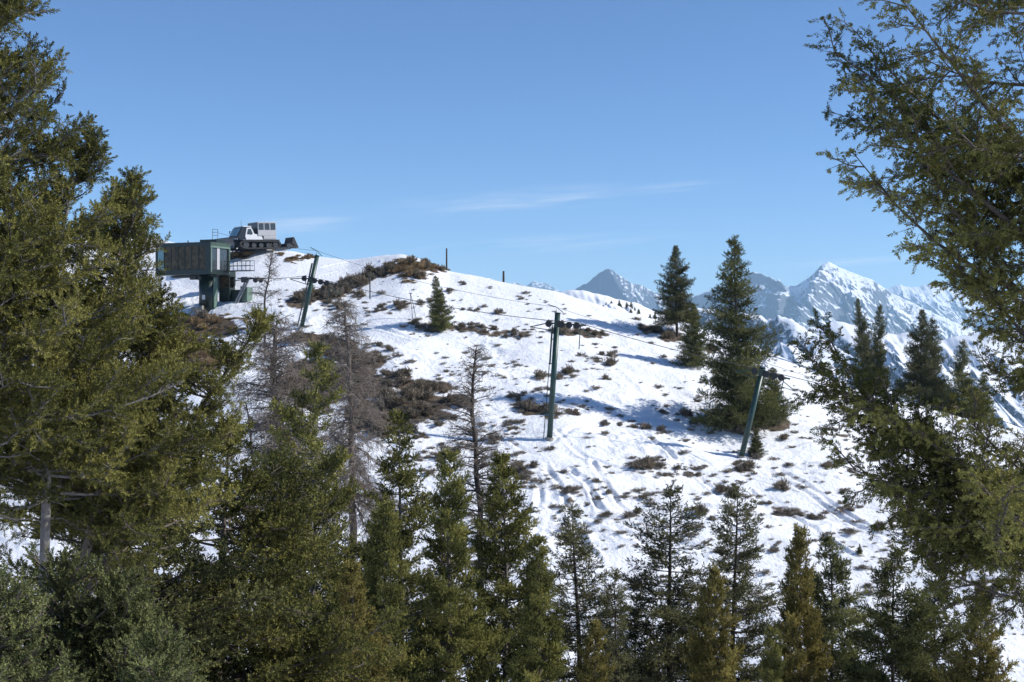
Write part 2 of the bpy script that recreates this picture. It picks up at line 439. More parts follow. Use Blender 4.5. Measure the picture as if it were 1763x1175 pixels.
# patches of brush, in photograph pixels: u, v, half width, half height, turn (deg), bushes, soil (0..1), which
PATCH = [
    ('the long brush band below the groomed crest', [(515, 520, 28, 12, 0, 9, .8), (560, 507, 40, 15, -12, 15, .8), (602, 490, 42, 12, -18, 14, .8), (645, 474, 42, 9, -14, 12, .7), (578, 530, 28, 9, 0, 7, .5), (615, 508, 20, 7, 0, 4, .4)]),
    ('the tawny thicket on the rounded crest', [(680, 464, 22, 8, 0, 9, .9), (712, 458, 34, 9, 4, 16, .9), (748, 462, 24, 7, 15, 8, .9), (712, 474, 30, 8, 5, 10, .6), (703, 486, 14, 4, 0, 3, .3)]),
    ('the low brush row left of the small hillside fir', [(670, 535, 30, 7, -4, 8, .35), (705, 530, 14, 5, 0, 3, .3), (640, 541, 12, 5, 0, 3, .3), (724, 528, 8, 4, 0, 2, .2)]),
    ('the dark brush row at the foot of the small hillside fir', [(730, 562, 34, 7, 10, 8, .6), (800, 566, 40, 7, 6, 10, .6), (850, 574, 32, 7, 6, 8, .5), (900, 578, 24, 7, 0, 6, .4)]),
    ('the scattered brush right of the small hillside fir', [(745, 522, 16, 5, 0, 3, .2), (815, 535, 20, 5, 5, 4, .2), (860, 540, 14, 4, 0, 2, .2), (772, 504, 9, 5, 0, 2, .2), (798, 492, 6, 3, 0, 1, 0)]),
    ('the brush bank behind the middle lift tower', [(975, 572, 28, 8, 2, 8, .8), (1020, 575, 34, 6, 6, 8, .7)]),
    ('the brown bank left of the twin hillside firs', [(1125, 569, 34, 8, 12, 8, .9), (1155, 580, 24, 8, 10, 5, .9), (1225, 600, 14, 10, 0, 2, .8)]),
    ('the brush right of the middle lift tower', [(1045, 617, 18, 9, 5, 4, .3), (1050, 636, 16, 4, 8, 2, .3), (985, 646, 16, 10, 0, 4, .3), (958, 652, 14, 8, 0, 3, .2), (930, 653, 14, 6, 0, 2, .2), (1043, 660, 7, 4, 0, 1, .2)]),
    ('the brown brush slope left of the leafless hill snag', [(685, 648, 30, 10, 0, 6, .6), (705, 668, 34, 14, 10, 8, .85), (755, 665, 34, 10, 10, 8, .85), (735, 692, 50, 14, 4, 11, .95), (742, 715, 56, 12, 6, 14, .8), (690, 705, 30, 20, 30, 8, .7), (790, 690, 28, 12, 0, 6, .6), (718, 748, 24, 7, 20, 4, .3), (700, 728, 26, 12, 20, 5, .6)]),
    ('the dark brush left of the middle lift tower foot', [(893, 690, 22, 9, 10, 5, .4), (915, 705, 28, 12, 5, 9, .6), (945, 715, 22, 11, 10, 6, .5), (986, 719, 14, 6, 0, 3, .2)]),
    ('the brush clump below the tree shadow', [(1108, 806, 30, 11, 0, 11, .5), (1140, 800, 12, 10, 0, 3, .3), (1166, 808, 9, 7, 0, 2, .2), (1195, 812, 14, 7, 0, 3, .2), (1145, 824, 8, 5, 0, 1, .2)]),
    ('the brush below the right lift tower', [(1280, 806, 22, 11, 20, 5, .4), (1250, 840, 28, 10, 10, 6, .4), (1312, 854, 24, 5, 5, 4, .3), (1360, 879, 36, 7, 8, 8, .5), (1405, 888, 14, 8, 0, 3, .3), (1445, 880, 26, 7, 0, 5, .4), (1508, 912, 14, 8, 10, 3, .3), (1300, 790, 14, 5, 0, 2, .2), (1345, 842, 14, 4, 0, 2, .2)]),
    ('the shaded brush left of the big hillside fir', [(1205, 724, 16, 7, 0, 4, .3), (1242, 712, 22, 12, 10, 6, .6), (1180, 712, 12, 6, 0, 2, .2), (1140, 706, 8, 5, 0, 1, 0), (1042, 736, 12, 6, 0, 3, .2), (1066, 733, 6, 4, 0, 1, .1), (1090, 738, 10, 5, 0, 2, .2), (1112, 741, 10, 5, 0, 2, .2), (1138, 742, 12, 5, 0, 2, .2), (1208, 663, 6, 6, 0, 1, .1), (1200, 690, 10, 5, 0, 2, .1)]),
    ('the bare earth mound under the big hillside fir', [(1330, 728, 34, 14, 5, 7, 1.0), (1262, 728, 40, 16, 5, 8, .95)]),
    ('the brush dotted along the steep ski tracks', [(980, 858, 15, 8, 0, 3, .3), (1024, 853, 7, 7, 0, 1, .2), (1047, 857, 10, 8, 0, 2, .2), (1028, 868, 6, 6, 0, 1, .2), (1012, 877, 6, 5, 0, 1, .2), (1044, 890, 10, 7, 0, 2, .2), (1092, 888, 16, 7, -20, 4, .3), (1106, 864, 10, 4, 0, 1, .1), (965, 883, 8, 5, 0, 1, .1), (1027, 841, 9, 5, 0, 2, .1), (972, 818, 7, 5, 0, 1, .2), (950, 775, 9, 5, 0, 1, .1), (1027, 900, 6, 5, 0, 1, .1)]),
    ('the brush between the leafless snag and the tracks', [(897, 820, 16, 12, 20, 5, .5), (918, 806, 12, 6, 15, 2, .2), (890, 798, 8, 5, 0, 1, .2), (903, 838, 8, 5, 0, 1, .4), (750, 790, 16, 9, 0, 4, .4), (783, 778, 12, 8, 0, 2, .3), (738, 815, 12, 8, 0, 2, .3), (762, 762, 8, 5, 0, 1, .1), (850, 755, 14, 6, 10, 2, .2), (880, 738, 18, 5, 15, 3, .3)]),
    ('the grassy bank below the lift hut', [(350, 560, 70, 20, 4, 10, 1.0), (300, 590, 70, 30, 0, 8, 1.0), (330, 620, 70, 30, 0, 8, .9)]),
    ('the brushy slope behind the grey dead trees', [(560, 590, 60, 14, 10, 12, .85), (610, 615, 60, 18, 12, 13, .9), (655, 605, 26, 8, 10, 4, .4), (620, 660, 60, 30, 10, 14, .9), (640, 720, 50, 34, 10, 10, .9), (540, 660, 60, 50, 0, 8, .9)]),
    ('the tawny brush beside the snow groomer', [(395, 443, 14, 7, 0, 4, .7), (420, 440, 14, 9, 0, 4, .7), (484, 440, 6, 3, 0, 1, .3), (510, 447, 18, 4, -4, 5, .7), (535, 442, 14, 4, -12, 4, .7)]),
    ('the thin brown strip in the snow behind the drooping bough', [(1440, 750, 30, 3, 2, 4, .8), (1516, 744, 14, 7, 0, 3, .4), (1350, 757, 10, 4, 0, 1, .2)]),
    ('the brush on the lower right snow', [(1585, 950, 18, 9, 12, 4, .4), (1640, 965, 30, 9, 5, 6, .5), (1700, 1015, 30, 8, 5, 5, .5), (1495, 1003, 10, 6, 0, 2, .2), (1560, 890, 14, 6, 0, 2, .2), (1540, 800, 12, 5, 0, 2, .2), (1425, 815, 14, 5, 0, 2, .2), (1465, 820, 10, 5, 0, 1, .2), (1450, 855, 9, 5, 0, 1, .2), (1585, 728, 10, 6, 0, 2, .1), (1605, 750, 9, 4, 0, 1, .2), (1335, 945, 12, 8, 0, 2, .3), (1240, 945, 14, 8, 0, 2, .3), (1205, 900, 14, 8, 0, 2, .2), (1225, 905, 10, 8, 0, 2, .2)]),
]

def soil_mask(x, y, z):
    yy = np.maximum(y, 1.0)
    u = CX + FPX * x / yy; v = CY - FPX * z / yy
    u = u + 7 * fbm(x / 1.6, y / 1.6, 71, 3); v = v + 5 * fbm(x / 1.6, y / 1.6, 83, 3)
    s = np.zeros_like(x)
    for _, els in PATCH:
        for (cu, cv, ru, rv, rot, nb, so) in els:
            if so <= 0: continue
            R = max(ru, rv) * 1.7
            sel = np.where((np.abs(u - cu) < R) & (np.abs(v - cv) < R) & (y > 60))[0]
            if len(sel) == 0: continue
            a = math.radians(rot); du = u[sel] - cu; dv = v[sel] - cv
            e = np.sqrt(((du * math.cos(a) + dv * math.sin(a)) / ru) ** 2 + ((-du * math.sin(a) + dv * math.cos(a)) / rv) ** 2)
            val = sstep(1.2, .7, e) * min(1.0, so + .18)
            s[sel] = np.maximum(s[sel], val)
    n = fbm(x / .8, y / .8, 57, 3)
    return sstep(.35, .6, s + .35 * n - .12 * (s > 0))

def build_hill():
    s = np.concatenate([np.linspace(-1.2, -.42, 40, endpoint=False), np.linspace(-.42, .42, 960), np.linspace(.42, 1.2, 41)[1:]])
    ys = np.concatenate([np.linspace(-60, 68, 70, endpoint=False), np.linspace(68, 110, 330, endpoint=False), np.linspace(110, 168, 300, endpoint=False), np.linspace(168, 520, 50)])
    K = 0.0
    S, Yg = np.meshgrid(s, ys)
    # rows fan out from a point behind the camera so that the near ground has width too
    X = S * (np.where(Yg > 60, Yg, 60 + (Yg - 60) * .35))
    x, y = X.ravel(), Yg.ravel()
    z = G(x, y) + hill_tracks(x, y)
    so = soil_mask(x, y, z)
    z = z + so * .05 * fbm(x / .4, y / .4, 97, 2)
    nx, ny = len(s), len(ys)
    idx = np.arange(nx * ny).reshape(ny, nx)
    F = np.stack([idx[:-1, :-1], idx[:-1, 1:], idx[1:, 1:], idx[1:, :-1]], -1).reshape(-1, 4)
    o = link('snowy_hill', np_mesh('snowy_hill', np.stack([x, y, z], 1), F, M['snow'], {'soil': so}, True))
    tag(o, 'snow covered hillside with brown brush rising to a rounded crest', 'hill', kind='structure')
build_hill()

# ------------------------------------------------------------------ far ground and mountains
def heightfield(name, X, Y, Z, m, rockf, label, cat):
    ny, nx = X.shape
    zy, zx = np.gradient(Z)
    dx = np.maximum(np.abs(np.gradient(X, axis=1)), .15 * abs(X[0, 1] - X[0, 0])); dy = np.gradient(Y, axis=0)
    steep = np.sqrt((zx / dx) ** 2 + (zy / dy) ** 2)
    idx = np.arange(nx * ny).reshape(ny, nx)
    F = np.stack([idx[:-1, :-1], idx[:-1, 1:], idx[1:, 1:], idx[1:, :-1]], -1).reshape(-1, 4)
    me = np_mesh(name, np.stack([X.ravel(), Y.ravel(), Z.ravel()], 1), F, m, {'rock': rockf(steep, X, Y, Z).ravel()}, True)
    o = link(name, me)
    tag(o, label, cat, kind='structure')
    return o

def mountain(name, Yr, prof, front, back, a, k, seed, amp, sc_, m, label, rock=(.75, 1.5, 0.0), nx=520, nyf=260, zmin=-440, curve=0.0, lean=.6, spur=None):
    pr = np.array(prof, float)
    px = (pr[:, 0] - CX) / FPX * Yr; pz = (CY - pr[:, 1]) / FPX * Yr
    x = np.linspace(px[0], px[-1], nx)
    d = np.concatenate([np.linspace(front, 0, nyf), np.linspace(0, -back, 40)[1:]])
    X, D = np.meshgrid(x, d)
    # rib lines wander
    wob = amp * 1.2 * fbm(X / (sc_ * 4), D / (sc_ * 4), seed + 5, 2)
    fd = np.maximum(D, 0)
    Xq = X + k * fd
    if spur:                                   # the face left of the main spur falls away steeply
        xp = (spur[0] - CX) / FPX * Yr
        Xq = np.where(Xq < xp, xp + (Xq - xp) * (1 + spur[1] * np.clip(fd / spur[2], 0, 1)), Xq)
    Zr = np.interp(Xq + wob * np.clip(fd / (sc_ * 2), 0, 1), px, pz)
    small = amp * .12 * fbm(X / (sc_ * .25), X * 0, seed + 9, 3)
    w1 = np.clip(np.abs(D) / (sc_ * 1.2), 0, 1)
    rib = amp * (ridged((X + .35 * k * fd) / sc_, D / (sc_ * 2.6), seed, 5) - 1.0) + amp * .6 * fbm(X / (sc_ * .5), D / (sc_ * .6), seed + 3, 4)
    Z = Zr - a * np.abs(D) + curve * fd * fd / front + small + rib * w1
    Z = np.maximum(Z, zmin)
    rf = lambda st, X_, Y_, Z_: sstep(rock[0], rock[1], st) + rock[2]
    return heightfield(name, X - lean * rib * w1, Yr - D, Z, m, rf, label, 'mountain')

M['rock_shade_far'] = mountain_mat('snowy_rock_painted_shade', (.10, .11, .13), .22, .03)  # rock cover widened so its colour also paints some shade on the peaks
M['rock_shade_dark'] = mountain_mat('dark_rock_painted_shade', (.08, .10, .135), .38, .03)  # bluish rock, its wide cover standing in for blue shade
M['forest_shade_far'] = mountain_mat('wooded_snow_painted_shade', (.045, .07, .10), -.14, .11)  # timber coloured dark blue to paint in the ridge's blue shade
M['valley_snow'] = mountain_mat('valley_snow', (.05, .055, .06), -.55, .02)

mountain('distant_mountain', 9000, [(840, 560), (930, 520), (985, 500), (1010, 489), (1022, 478), (1035, 468), (1048, 462), (1060, 470), (1072, 478), (1085, 486), (1110, 494), (1130, 505), (1170, 517), (1260, 560)], 1700, 1200, 1.0, -.30, 101, 70, 240, M['rock_shade_dark'], 'blue shaded pyramid shaped mountain behind the centre of the snowy ridge', (.7, 1.5, .05), lean=.9, spur=(1048, 2.6, 220))
mountain('distant_mountain', 9600, [(1100, 560), (1180, 516), (1230, 498), (1275, 482), (1296, 468), (1310, 475), (1330, 492), (1345, 497), (1370, 491), (1388, 482), (1400, 472), (1415, 456), (1425, 452), (1440, 457), (1460, 467), (1490, 478), (1510, 487), (1535, 505), (1560, 517), (1620, 545), (1700, 580)], 2000, 1200, .55, .45, 207, 85, 280, M['rock_shade_far'], 'tall snow streaked mountain with a pointed rocky summit behind the right trees', (.75, 1.7, -.05), lean=.8, spur=(1425, 1.7, 350))
mountain('distant_mountain', 13500, [(1420, 540), (1500, 506), (1535, 495), (1550, 490), (1565, 495), (1580, 494), (1600, 489), (1640, 498), (1700, 510), (1763, 522), (1850, 540)], 2200, 1200, .5, .15, 303, 90, 420, M['rock_shade_far'], 'pale low snowy mountain ridge right of the tall pointed summit', (.8, 1.5, -.1))
mountain('distant_mountain', 14000, [(780, 530), (860, 502), (885, 486), (897, 490), (905, 492), (920, 484), (935, 488), (948, 492), (965, 502), (1010, 512), (1100, 540)], 2000, 1000, .5, .2, 404, 80, 380, M['rock_shade_dark'], 'small jagged blue mountain ridge just over the snowy crest by the thin post', (.6, 1.2, .1))
mountain('wooded_hill', 2700, [(1050, 560), (1150, 536), (1200, 530), (1245, 545), (1300, 578), (1335, 588), (1365, 572), (1400, 563), (1440, 555), (1480, 560), (1520, 576), (1560, 574), (1620, 588), (1680, 572), (1763, 566), (1900, 575), (2200, 600)], 1500, 600, .5, -.25, 505, 40, 170, M['forest_shade_far'], 'blue shaded lower mountain with dark timber in front of the tall summit', (.5, 1.7, -.1), zmin=-440, lean=.8, spur=(1450, 3.6, 160))
EHILL = mountain('spotted_hill', 640, [(880, 530), (940, 508), (965, 504), (985, 499), (1010, 502), (1050, 511), (1100, 525), (1150, 545), (1200, 562), (1260, 592), (1400, 650)], 240, 200, .30, -.15, 606, 7, 40, M['valley_snow'], 'white hill dotted with small dark evergreens behind the crest', (.9, 1.6, -.3), nx=300, nyf=150, zmin=-200)

def build_valley():
    xs = np.linspace(-16000, 16000, 220); ys = np.concatenate([np.linspace(-3000, 480, 20, endpoint=False), np.geomspace(480, 26000, 120)])
    X, Y = np.meshgrid(xs, ys)
    Z = -165 - 250 * sstep(300, 1600, Y) + 60 * fbm(X / 900, Y / 900, 77, 4) * sstep(400, 1500, Y) - 40
    heightfield('valley_ground', X, Y, Z, M['valley_snow'], lambda st, *_: sstep(.4, .9, st), 'snow covered valley floor far below the hill', 'ground')
build_valley()

# ------------------------------------------------------------------ lift hut
def quad_panel(mb, a, b, c, d, t):
    """flat slab between four corners with thickness t"""
    a, b, c, d = map(Vector, (a, b, c, d)); n = (b - a).cross(d - a).normalized() * t
    mb.add([a, b, c, d, a + n, b + n, c + n, d + n], [(3, 2, 1, 0), (4, 5, 6, 7), (0, 1, 5, 4), (1, 2, 6, 5), (2, 3, 7, 6), (3, 0, 4, 7)])

HUT_Y = ray_hit(357, 533)[1]
def build_hut():
    yb = HUT_Y
    base = P(357, 531, yb); base.z = float(G(base.x, base.y))
    root = empty('lift_hut', base, (0, 0, math.radians(-24)))
    tag(root, 'dark green glazed lift hut raised on one thick pillar', 'hut')
    zt = P(365, 419, yb).z - base.z; zb = P(365, 474, yb).z - base.z
    L, D = 6.3, 3.0
    x0, x1, y0, y1 = -L + 1.45, 1.45, -1.5, 1.5
    H = zt - zb
    f = MB()                                   # floor, roof, posts: an open glazed box
    f.box(((x0 + x1) / 2, 0, zb + .24), (L, D, .48))
    f.box(((x0 + x1) / 2, 0, zt - .19), (L + .12, D + .12, .38))
    for (x, y, wx, wy) in ((x1 - .3, y0 + .12, .6, .24), (x1 - .14, y1 - .14, .28, .28), (x0 + .1, y1 - .1, .2, .2), (x0 + .1, y0 + .1, .2, .2)):
        f.box((x, y, (zt + zb) / 2 + .05), (wx, wy, H - .85))
    f.box(((x0 + x1) / 2, y1 - .05, (zt + zb) / 2 + .05), (L - .4, .1, H - .86))
    f.build('cabin_frame', M['green'], root, bevel=.02)
    xs = np.linspace(x0 + .2, x1 - .6, 8)
    for i in range(7):
        wdw = MB(); xa, xb = xs[i] + .035, xs[i + 1] - .035
        if i == 0: quad_panel(wdw, (xa, y0 + .06, zb + .482), (xb, y0 + .06, zb + .482), (xb, y0 + .06, zt - .382), (xa, y0 + .06, zt - .382), -.03)
        else: quad_panel(wdw, (xa, y0 + .06, zb + .482), (xb, y0 + .06, zb + .482), (xb, y0 + .06, zt - .382), (xa, y0 + .06, zt - .382), -.03)
        o = wdw.build('window', M['glass'] if i else M['cyan_glass'], root)
        if i == 0: o['label'] = 'pale end window beside the bowed corner'
    mu = MB()
    for x in xs[1:-1]: mu.box((x, y0 + .05, (zt + zb) / 2 + .05), (.07, .07, H - .864))
    mu.build('mullion', M['green'], root)
    e = MB()                                   # sunlit end: frame painted paler for the sunlight round a tall opening
    e.box((x1 + .03, 0, zt - .27), (.06, D + .1, .50)); e.box((x1 + .03, y0 + .08, (zt + zb) / 2 - .06), (.06, .14, H - .56)); e.box((x1 + .03, y1 - .05, (zt + zb) / 2 - .06), (.06, .10, H - .56))
    e.build('end_frame', M['lit_green'], root)
    g = MB(); quad_panel(g, (x1 - .10, y0 + .26, zb + .482), (x1 - .10, y1 - .3, zb + .482), (x1 - .10, y1 - .3, zt - .55), (x1 - .10, y0 + .26, zt - .55), .02)
    g.build('end_window', M['grey_glass'], root)
    g = MB(); g.box((x1 - .04, -.25, (zt + zb) / 2), (.05, .42, H - .95)); g.build('door', M['silver'], root)
    c = MB(); c.tube([(0, 0, -.6), (0, 0, zb)], .78, 28); o = c.build('pillar', M['green'], root, smooth=True)
    c = MB(); c.box((.82, .1, zb / 2 - .1), (.16, .5, zb - .2)); c.build('pillar_lit_edge', M['lit_green'], o)  # pale strip added to paint the pillar's sunlit right edge
    c = MB(); c.box((0.15, -.80, 1.15), (.30, .04, .42)); o2 = c.build('notice_plate', M['white'], root)
    o2['label'] = 'small white notice plate on the pillar'
    c = MB()
    for k in range(4): c.box((.15, -.822, 1.02 + .08 * k), (.2, .004, .02))
    c.build('notice_lines', M['dark'], o2)
    c = MB(); c.box((-1.5, 0, zb - .12), (4.6, .9, .18)); c.box((-1.2, -.4, zb - .28), (.7, .5, .3))
    c.tube([(-.35, -.75, zb - .30), (-.35, -.55, zb - .30)], .22, 14); c.build('underframe', M['dark'], root)
    r = MB(); r.box((.3, .4, zt + .16), (1.9, 1.4, .32)); r.build('roof_box', M['green'], root, bevel=.02)
    r = MB(); r.tube([(-2.1, 0, zt - .02), (-2.25, 0, zt + .3)], .05, 6); r.build('roof_vent', M['dark'], root)
    r = MB()
    for x in (.15, .75): r.tube([(x, .6, zt + .2), (x, .6, zt + 1.35)], .03, 6)
    for z in (.75, 1.05, 1.32): r.tube([(.15, .6, zt + z), (.75, .6, zt + z)], .022, 6)
    r.build('roof_ladder', M['steel'], root)
    s_ = MB(); s_.box((-.5, -.9, -.02), (1.0, .5, .5)); s_.box((.15, -1.1, .1), (.3, .3, .5)); s_.build('footing', M['concrete'], root)
    # gangway with rails
    wk = MB(); wk.box((x1 + 1.5, .9, zb + .38), (3.0, .8, .08)); wy = wk.build('gangway', M['dark'], root)
    rl = MB()
    for yy in (.52, 1.28):
        for x in np.linspace(x1 + .15, x1 + 2.95, 7): rl.tube([(x, yy, zb + .42), (x, yy, zb + 1.3)], .018, 5)
        for z in (.85, 1.3): rl.tube([(x1 + .05, yy, zb + z), (x1 + 3.0, yy, zb + z)], .022, 5)
    rl.build('handrail', M['dark'], wy)
    return root
build_hut()

def build_hut_neighbours():
    # lower booth behind the pillar
    p = P(391, 529, HUT_Y + 1.3); p.z = float(G(p.x, p.y))
    r = empty('ticket_booth', p, (0, 0, math.radians(-20))); tag(r, 'small green booth with a brown window behind the thick pillar', 'booth')
    b = MB(); b.box((0, 0, .62), (1.15, 1.0, 1.3)); b.box((0, 0, 2.38), (1.22, 1.06, .12))
    for x in (-.52, .52):
        for y in (-.45, .45): b.box((x, y, 1.79), (.09, .09, 1.06))
    b.build('booth_wall', M['green'], r, bevel=.015)
    g = MB(); g.box((0, -.40, 1.79), (.93, .03, 1.05)); g.box((0, .4, 1.79), (.93, .03, 1.05)); g.build('window', M['glass'], r)
    # equipment box
    p = P(417, 531, HUT_Y + 1.0); p.z = float(G(p.x, p.y))
    r = empty('equipment_box', p, (0, 0, math.radians(-24))); tag(r, 'dark green equipment box on the snow by the leafless shrub', 'box')
    b = MB(); b.box((-.35, 0, .5), (1.15, .9, 1.1)); b.build('housing', M['green'], r, bevel=.02)
    b = MB(); b.box((.55, 0, .62), (.62, .9, 1.36)); b.build('side_cabinet', M['lit_green'], r, bevel=.02)
    b = MB(); b.box((.05, 0, 1.22), (.3, .3, .34)); b.build('vent_cap', M['green'], r)
    # slanting mast that carries the return sheaves
    a = P(402, 530, HUT_Y + .1); a.z = float(G(a.x, a.y)) - .2
    t = P(424, 482, HUT_Y + .1)
    r = empty('return_mast', a); tag(r, 'slanting grey mast with a sheave head between the hut and the first tower', 'mast')
    d = t - a
    b = MB()
    off = Vector((.28, 0, .1))
    b.tube([Vector((0, 0, 0)), d], .09, 6); b.tube([off, d + off], .09, 6)
    for k in np.linspace(.1, .95, 9): b.tube([d * k, d * min(k + .08, 1) + off], .03, 5)
    b.build('lattice_mast', M['steel'], r)
    b = MB(); b.box(d + Vector((.5, 0, .12)), (2.6, .35, .12)); b.box(d + Vector((-.2, 0, .0)), (.5, .5, .5)); b.tube([d + Vector((-1.3, 0, -.1)), d + Vector((1.2, 0, .15))], .05, 6)
    b.build('sheave_arm', M['dark'], r)
    for x in (.9, 1.4):
        b = MB(); b.wheel(d + Vector((x, -.2, -.05)), .24, .12); b.build('sheave_wheel', M['black'], r, smooth=True)
    # fuel tank cabinet behind the roof
    p = P(388, 446, 139); p.z = float(G(p.x, p.y)) - .3
    r = empty('storage_cabinet', p, (0, 0, math.radians(-24))); tag(r, 'plain green storage cabinet on the snow behind the hut roof', 'cabinet')
    b = MB(); b.box((0, 0, .95), (1.6, 1.2, 1.9)); b.build('cabinet_body', M['green'], r, bevel=.03)
    b = MB(); b.box((0, 0, 1.94), (1.7, 1.3, .08)); b.build('cabinet_lid', M['lit_green'], r)
    b = MB(); b.box((.15, -.61, .95), (.04, .03, .2)); b.build('handle', M['steel'], r)
build_hut_neighbours()

# ------------------------------------------------------------------ snow groomer
def build_groomer():
    yb = 149.0
    p = P(436, 424.5, yb)
    zz = max(float(G(p.x + dx, p.y + dy)) for dx in (-2, 0, 2) for dy in (-1, 0, 1))
    root = empty('snow_groomer', (p.x, p.y, zz - .05), (0, math.radians(2.5), math.radians(-143)))
    root.scale = (.92, .92, .88)
    tag(root, 'white and black tracked snow groomer with a passenger cabin parked on the crest', 'snow groomer')
    # local: +X forward, +Y left of the machine, Z up
    for sy in (-1, 1):
        t = MB(); y0, y1 = (sy * 1.0, sy * 1.95) if sy > 0 else (sy * 1.95, sy * 1.0)
        out = [(-2.55, .62), (-2.3, .92), (2.0, .98), (2.5, .80), (2.62, .55), (2.3, .15), (1.9, 0), (-2.0, 0), (-2.45, .25)]
        inn = [(x * .93, .48 + (z - .48) * .72) for x, z in out]
        n = len(out)
        vs = [(x, y, z) for y in (y0, y1) for x, z in out] + [(x, y, z) for y in (y0, y1) for x, z in inn]
        fs = []
        for i in range(n):
            j = (i + 1) % n
            fs += [(i, j, n + j, n + i), (2 * n + i, 3 * n + i, 3 * n + j, 2 * n + j), (i, 2 * n + i, 2 * n + j, j), (n + i, n + j, 3 * n + j, 3 * n + i)]
        t.add(vs, fs)
        for i in range(n):                      # grouser bars
            a, b = Vector((out[i][0], 0, out[i][1])), Vector((out[(i + 1) % n][0], 0, out[(i + 1) % n][1]))
            m_ = max(1, int((b - a).length / .17)); ang = math.atan2(b.z - a.z, b.x - a.x)
            for k in range(m_):
                c = a.lerp(b, (k + .5) / m_); t.box((c.x, (y0 + y1) / 2, c.z), (.05, y1 - y0 + .06, .12), ry=-ang)
        tr = t.build('track', M['black'], root)
        for k, x in enumerate((-1.95, -1.0, -.1, .8, 1.75)):
            wl = MB(); wl.wheel((x, sy * 1.5, .47 if k in (0, 4) else .40), .36 if k in (0, 4) else .28, .7, 16); wl.build('road_wheel', M['dark'], tr, smooth=True)
        fd = MB(); fd.box((-.1, sy * 1.45, 1.06), (4.6, .98, .07)); fd.build('fender', M['steel'], root)
    b = MB(); b.box((0, 0, .78), (4.7, 1.95, .62)); b.build('chassis', M['dark'], root, bevel=.04)
    # driver's cab
    c = MB(); prof = [(2.30, 1.10), (2.42, 1.55), (1.92, 2.52), (1.70, 2.62), (.72, 2.62), (.35, 1.75), (-.55, 1.60), (-.70, 1.10)]
    c.prism(prof, -1.12, 1.12); cab = c.build('cab', M['navy'], root, bevel=.05)
    c = MB()                                    # white doors and side panels, 12 mm proud of the cab
    sidep = [(1.38, 1.13), (1.50, 1.50), (1.28, 2.50), (.74, 2.56), (.36, 1.80), (-.52, 1.63), (-.68, 1.13)]
    c.prism(sidep, 1.132, 1.16); d = c.build('door', M['white'], root)
    w_ = MB(); w_.prism([(1.30, 1.75), (1.16, 2.36), (.80, 2.40), (.55, 1.85), (.70, 1.68)], 1.162, 1.175); w_.build('door_window', M['grey_glass'], d)
    c = MB(); c.prism(sidep, -1.16, -1.132); d = c.build('door', M['white'], root)
    w_ = MB(); w_.prism([(1.30, 1.75), (1.16, 2.36), (.80, 2.40), (.55, 1.85), (.70, 1.68)], -1.175, -1.162); w_.build('door_window', M['grey_glass'], d)
    ws = MB()
    for y0, y1 in ((-.98, -.05), (.05, .98)):
        quad_panel(ws, (2.425, y0, 1.60), (2.425, y1, 1.60), (1.97, y1, 2.46), (1.97, y0, 2.46), .02)
    ws.build('windscreen', M['cyan_glass'], root)
    s_ = MB(); s_.prism([(1.75, 2.625), (1.70, 2.72), (.75, 2.72), (.70, 2.625)], -1.16, 1.16); s_.build('cab_roof', M['white'], root)
    bp = MB(); bp.box((2.42, 0, 1.22), (.22, 2.1, .26)); bp.build('bumper', M['steel'], root, bevel=.04)
    for sy in (-1, 1):
        h = MB(); h.wheel((2.54, sy * .8, 1.24), .1, .05, 12, 'X'); h.build('headlight', M['white'], root)
        mr = MB(); mr.tube([(1.95, sy * 1.12, 2.2), (2.15, sy * 1.38, 2.25)], .02, 5); mr.box((2.15, sy * 1.42, 2.1), (.05, .16, .34)); mr.build('mirror', M['black'], root)
    an = MB(); an.tube([(1.0, -.8, 2.7), (.98, -.8, 3.5)], .018, 5); an.build('antenna', M['black'], root)
    # passenger cabin
    k = MB(); k.box((-1.2, 0, 2.36), (2.3, 2.46, 1.62)); k.box((-1.55, 0, 1.36), (1.6, 2.46, .38)); cb = k.build('passenger_cabin', M['silver'], root, bevel=.04)
    k = MB(); k.box((-.035, 0, 2.36), (.03, 2.36, 1.56)); fr = k.build('cabin_front', M['navy'], root); fr['label'] = 'dark front wall of the passenger cabin'
    k = MB(); k.box((-1.2, 0, 3.19), (2.36, 2.52, .04)); k.build('cabin_roof', M['white'], root)
    for sy in (-1, 1):
        for x in (-.48, -1.22, -1.96):
            wn = MB(); wn.box((x, sy * 1.236, 2.66), (.62, .03, .80)); wn.build('cabin_window', M['grey_glass'], root, bevel=.01)
    # front blade on push arms
    bl = MB(); pf = [(3.55, .05), (3.42, .35), (3.45, .75), (3.62, 1.12), (3.70, 1.12), (3.55, .75), (3.52, .35), (3.66, .05)]
    bl.prism(pf, -2.3, 2.3); blade = bl.build('blade', M['navy'], root)
    tf = MB()
    for y in np.linspace(-2.25, 2.25, 19): tf.box((3.62, y, 1.24), (.05, .13, .26))
    tf.tube([(3.6, -2.3, 1.36), (3.6, 2.3, 1.36)], .03, 5); tf.build('blade_teeth', M['black'], blade)
    ar = MB()
    for y in (-.7, .7): ar.tube([(2.2, y, .6), (3.5, y, .5)], .10, 8); ar.tube([(2.3, y * .6, 1.0), (3.48, y * .6, .85)], .06, 8)
    ar.build('push_arms', M['dark'], root)
    # tiller and comb at the rear
    tl = MB()
    for y in (-.5, .5): tl.tube([(-2.4, y, .75), (-3.3, y, .55)], .09, 8)
    tl.tube([(-2.5, 0, 1.3), (-2.9, .2, 1.0), (-3.1, .2, .75)], .16, 8); tl.box((-3.0, 0, .75), (.4, .7, .8)); tl.build('tiller_arm', M['black'], root)
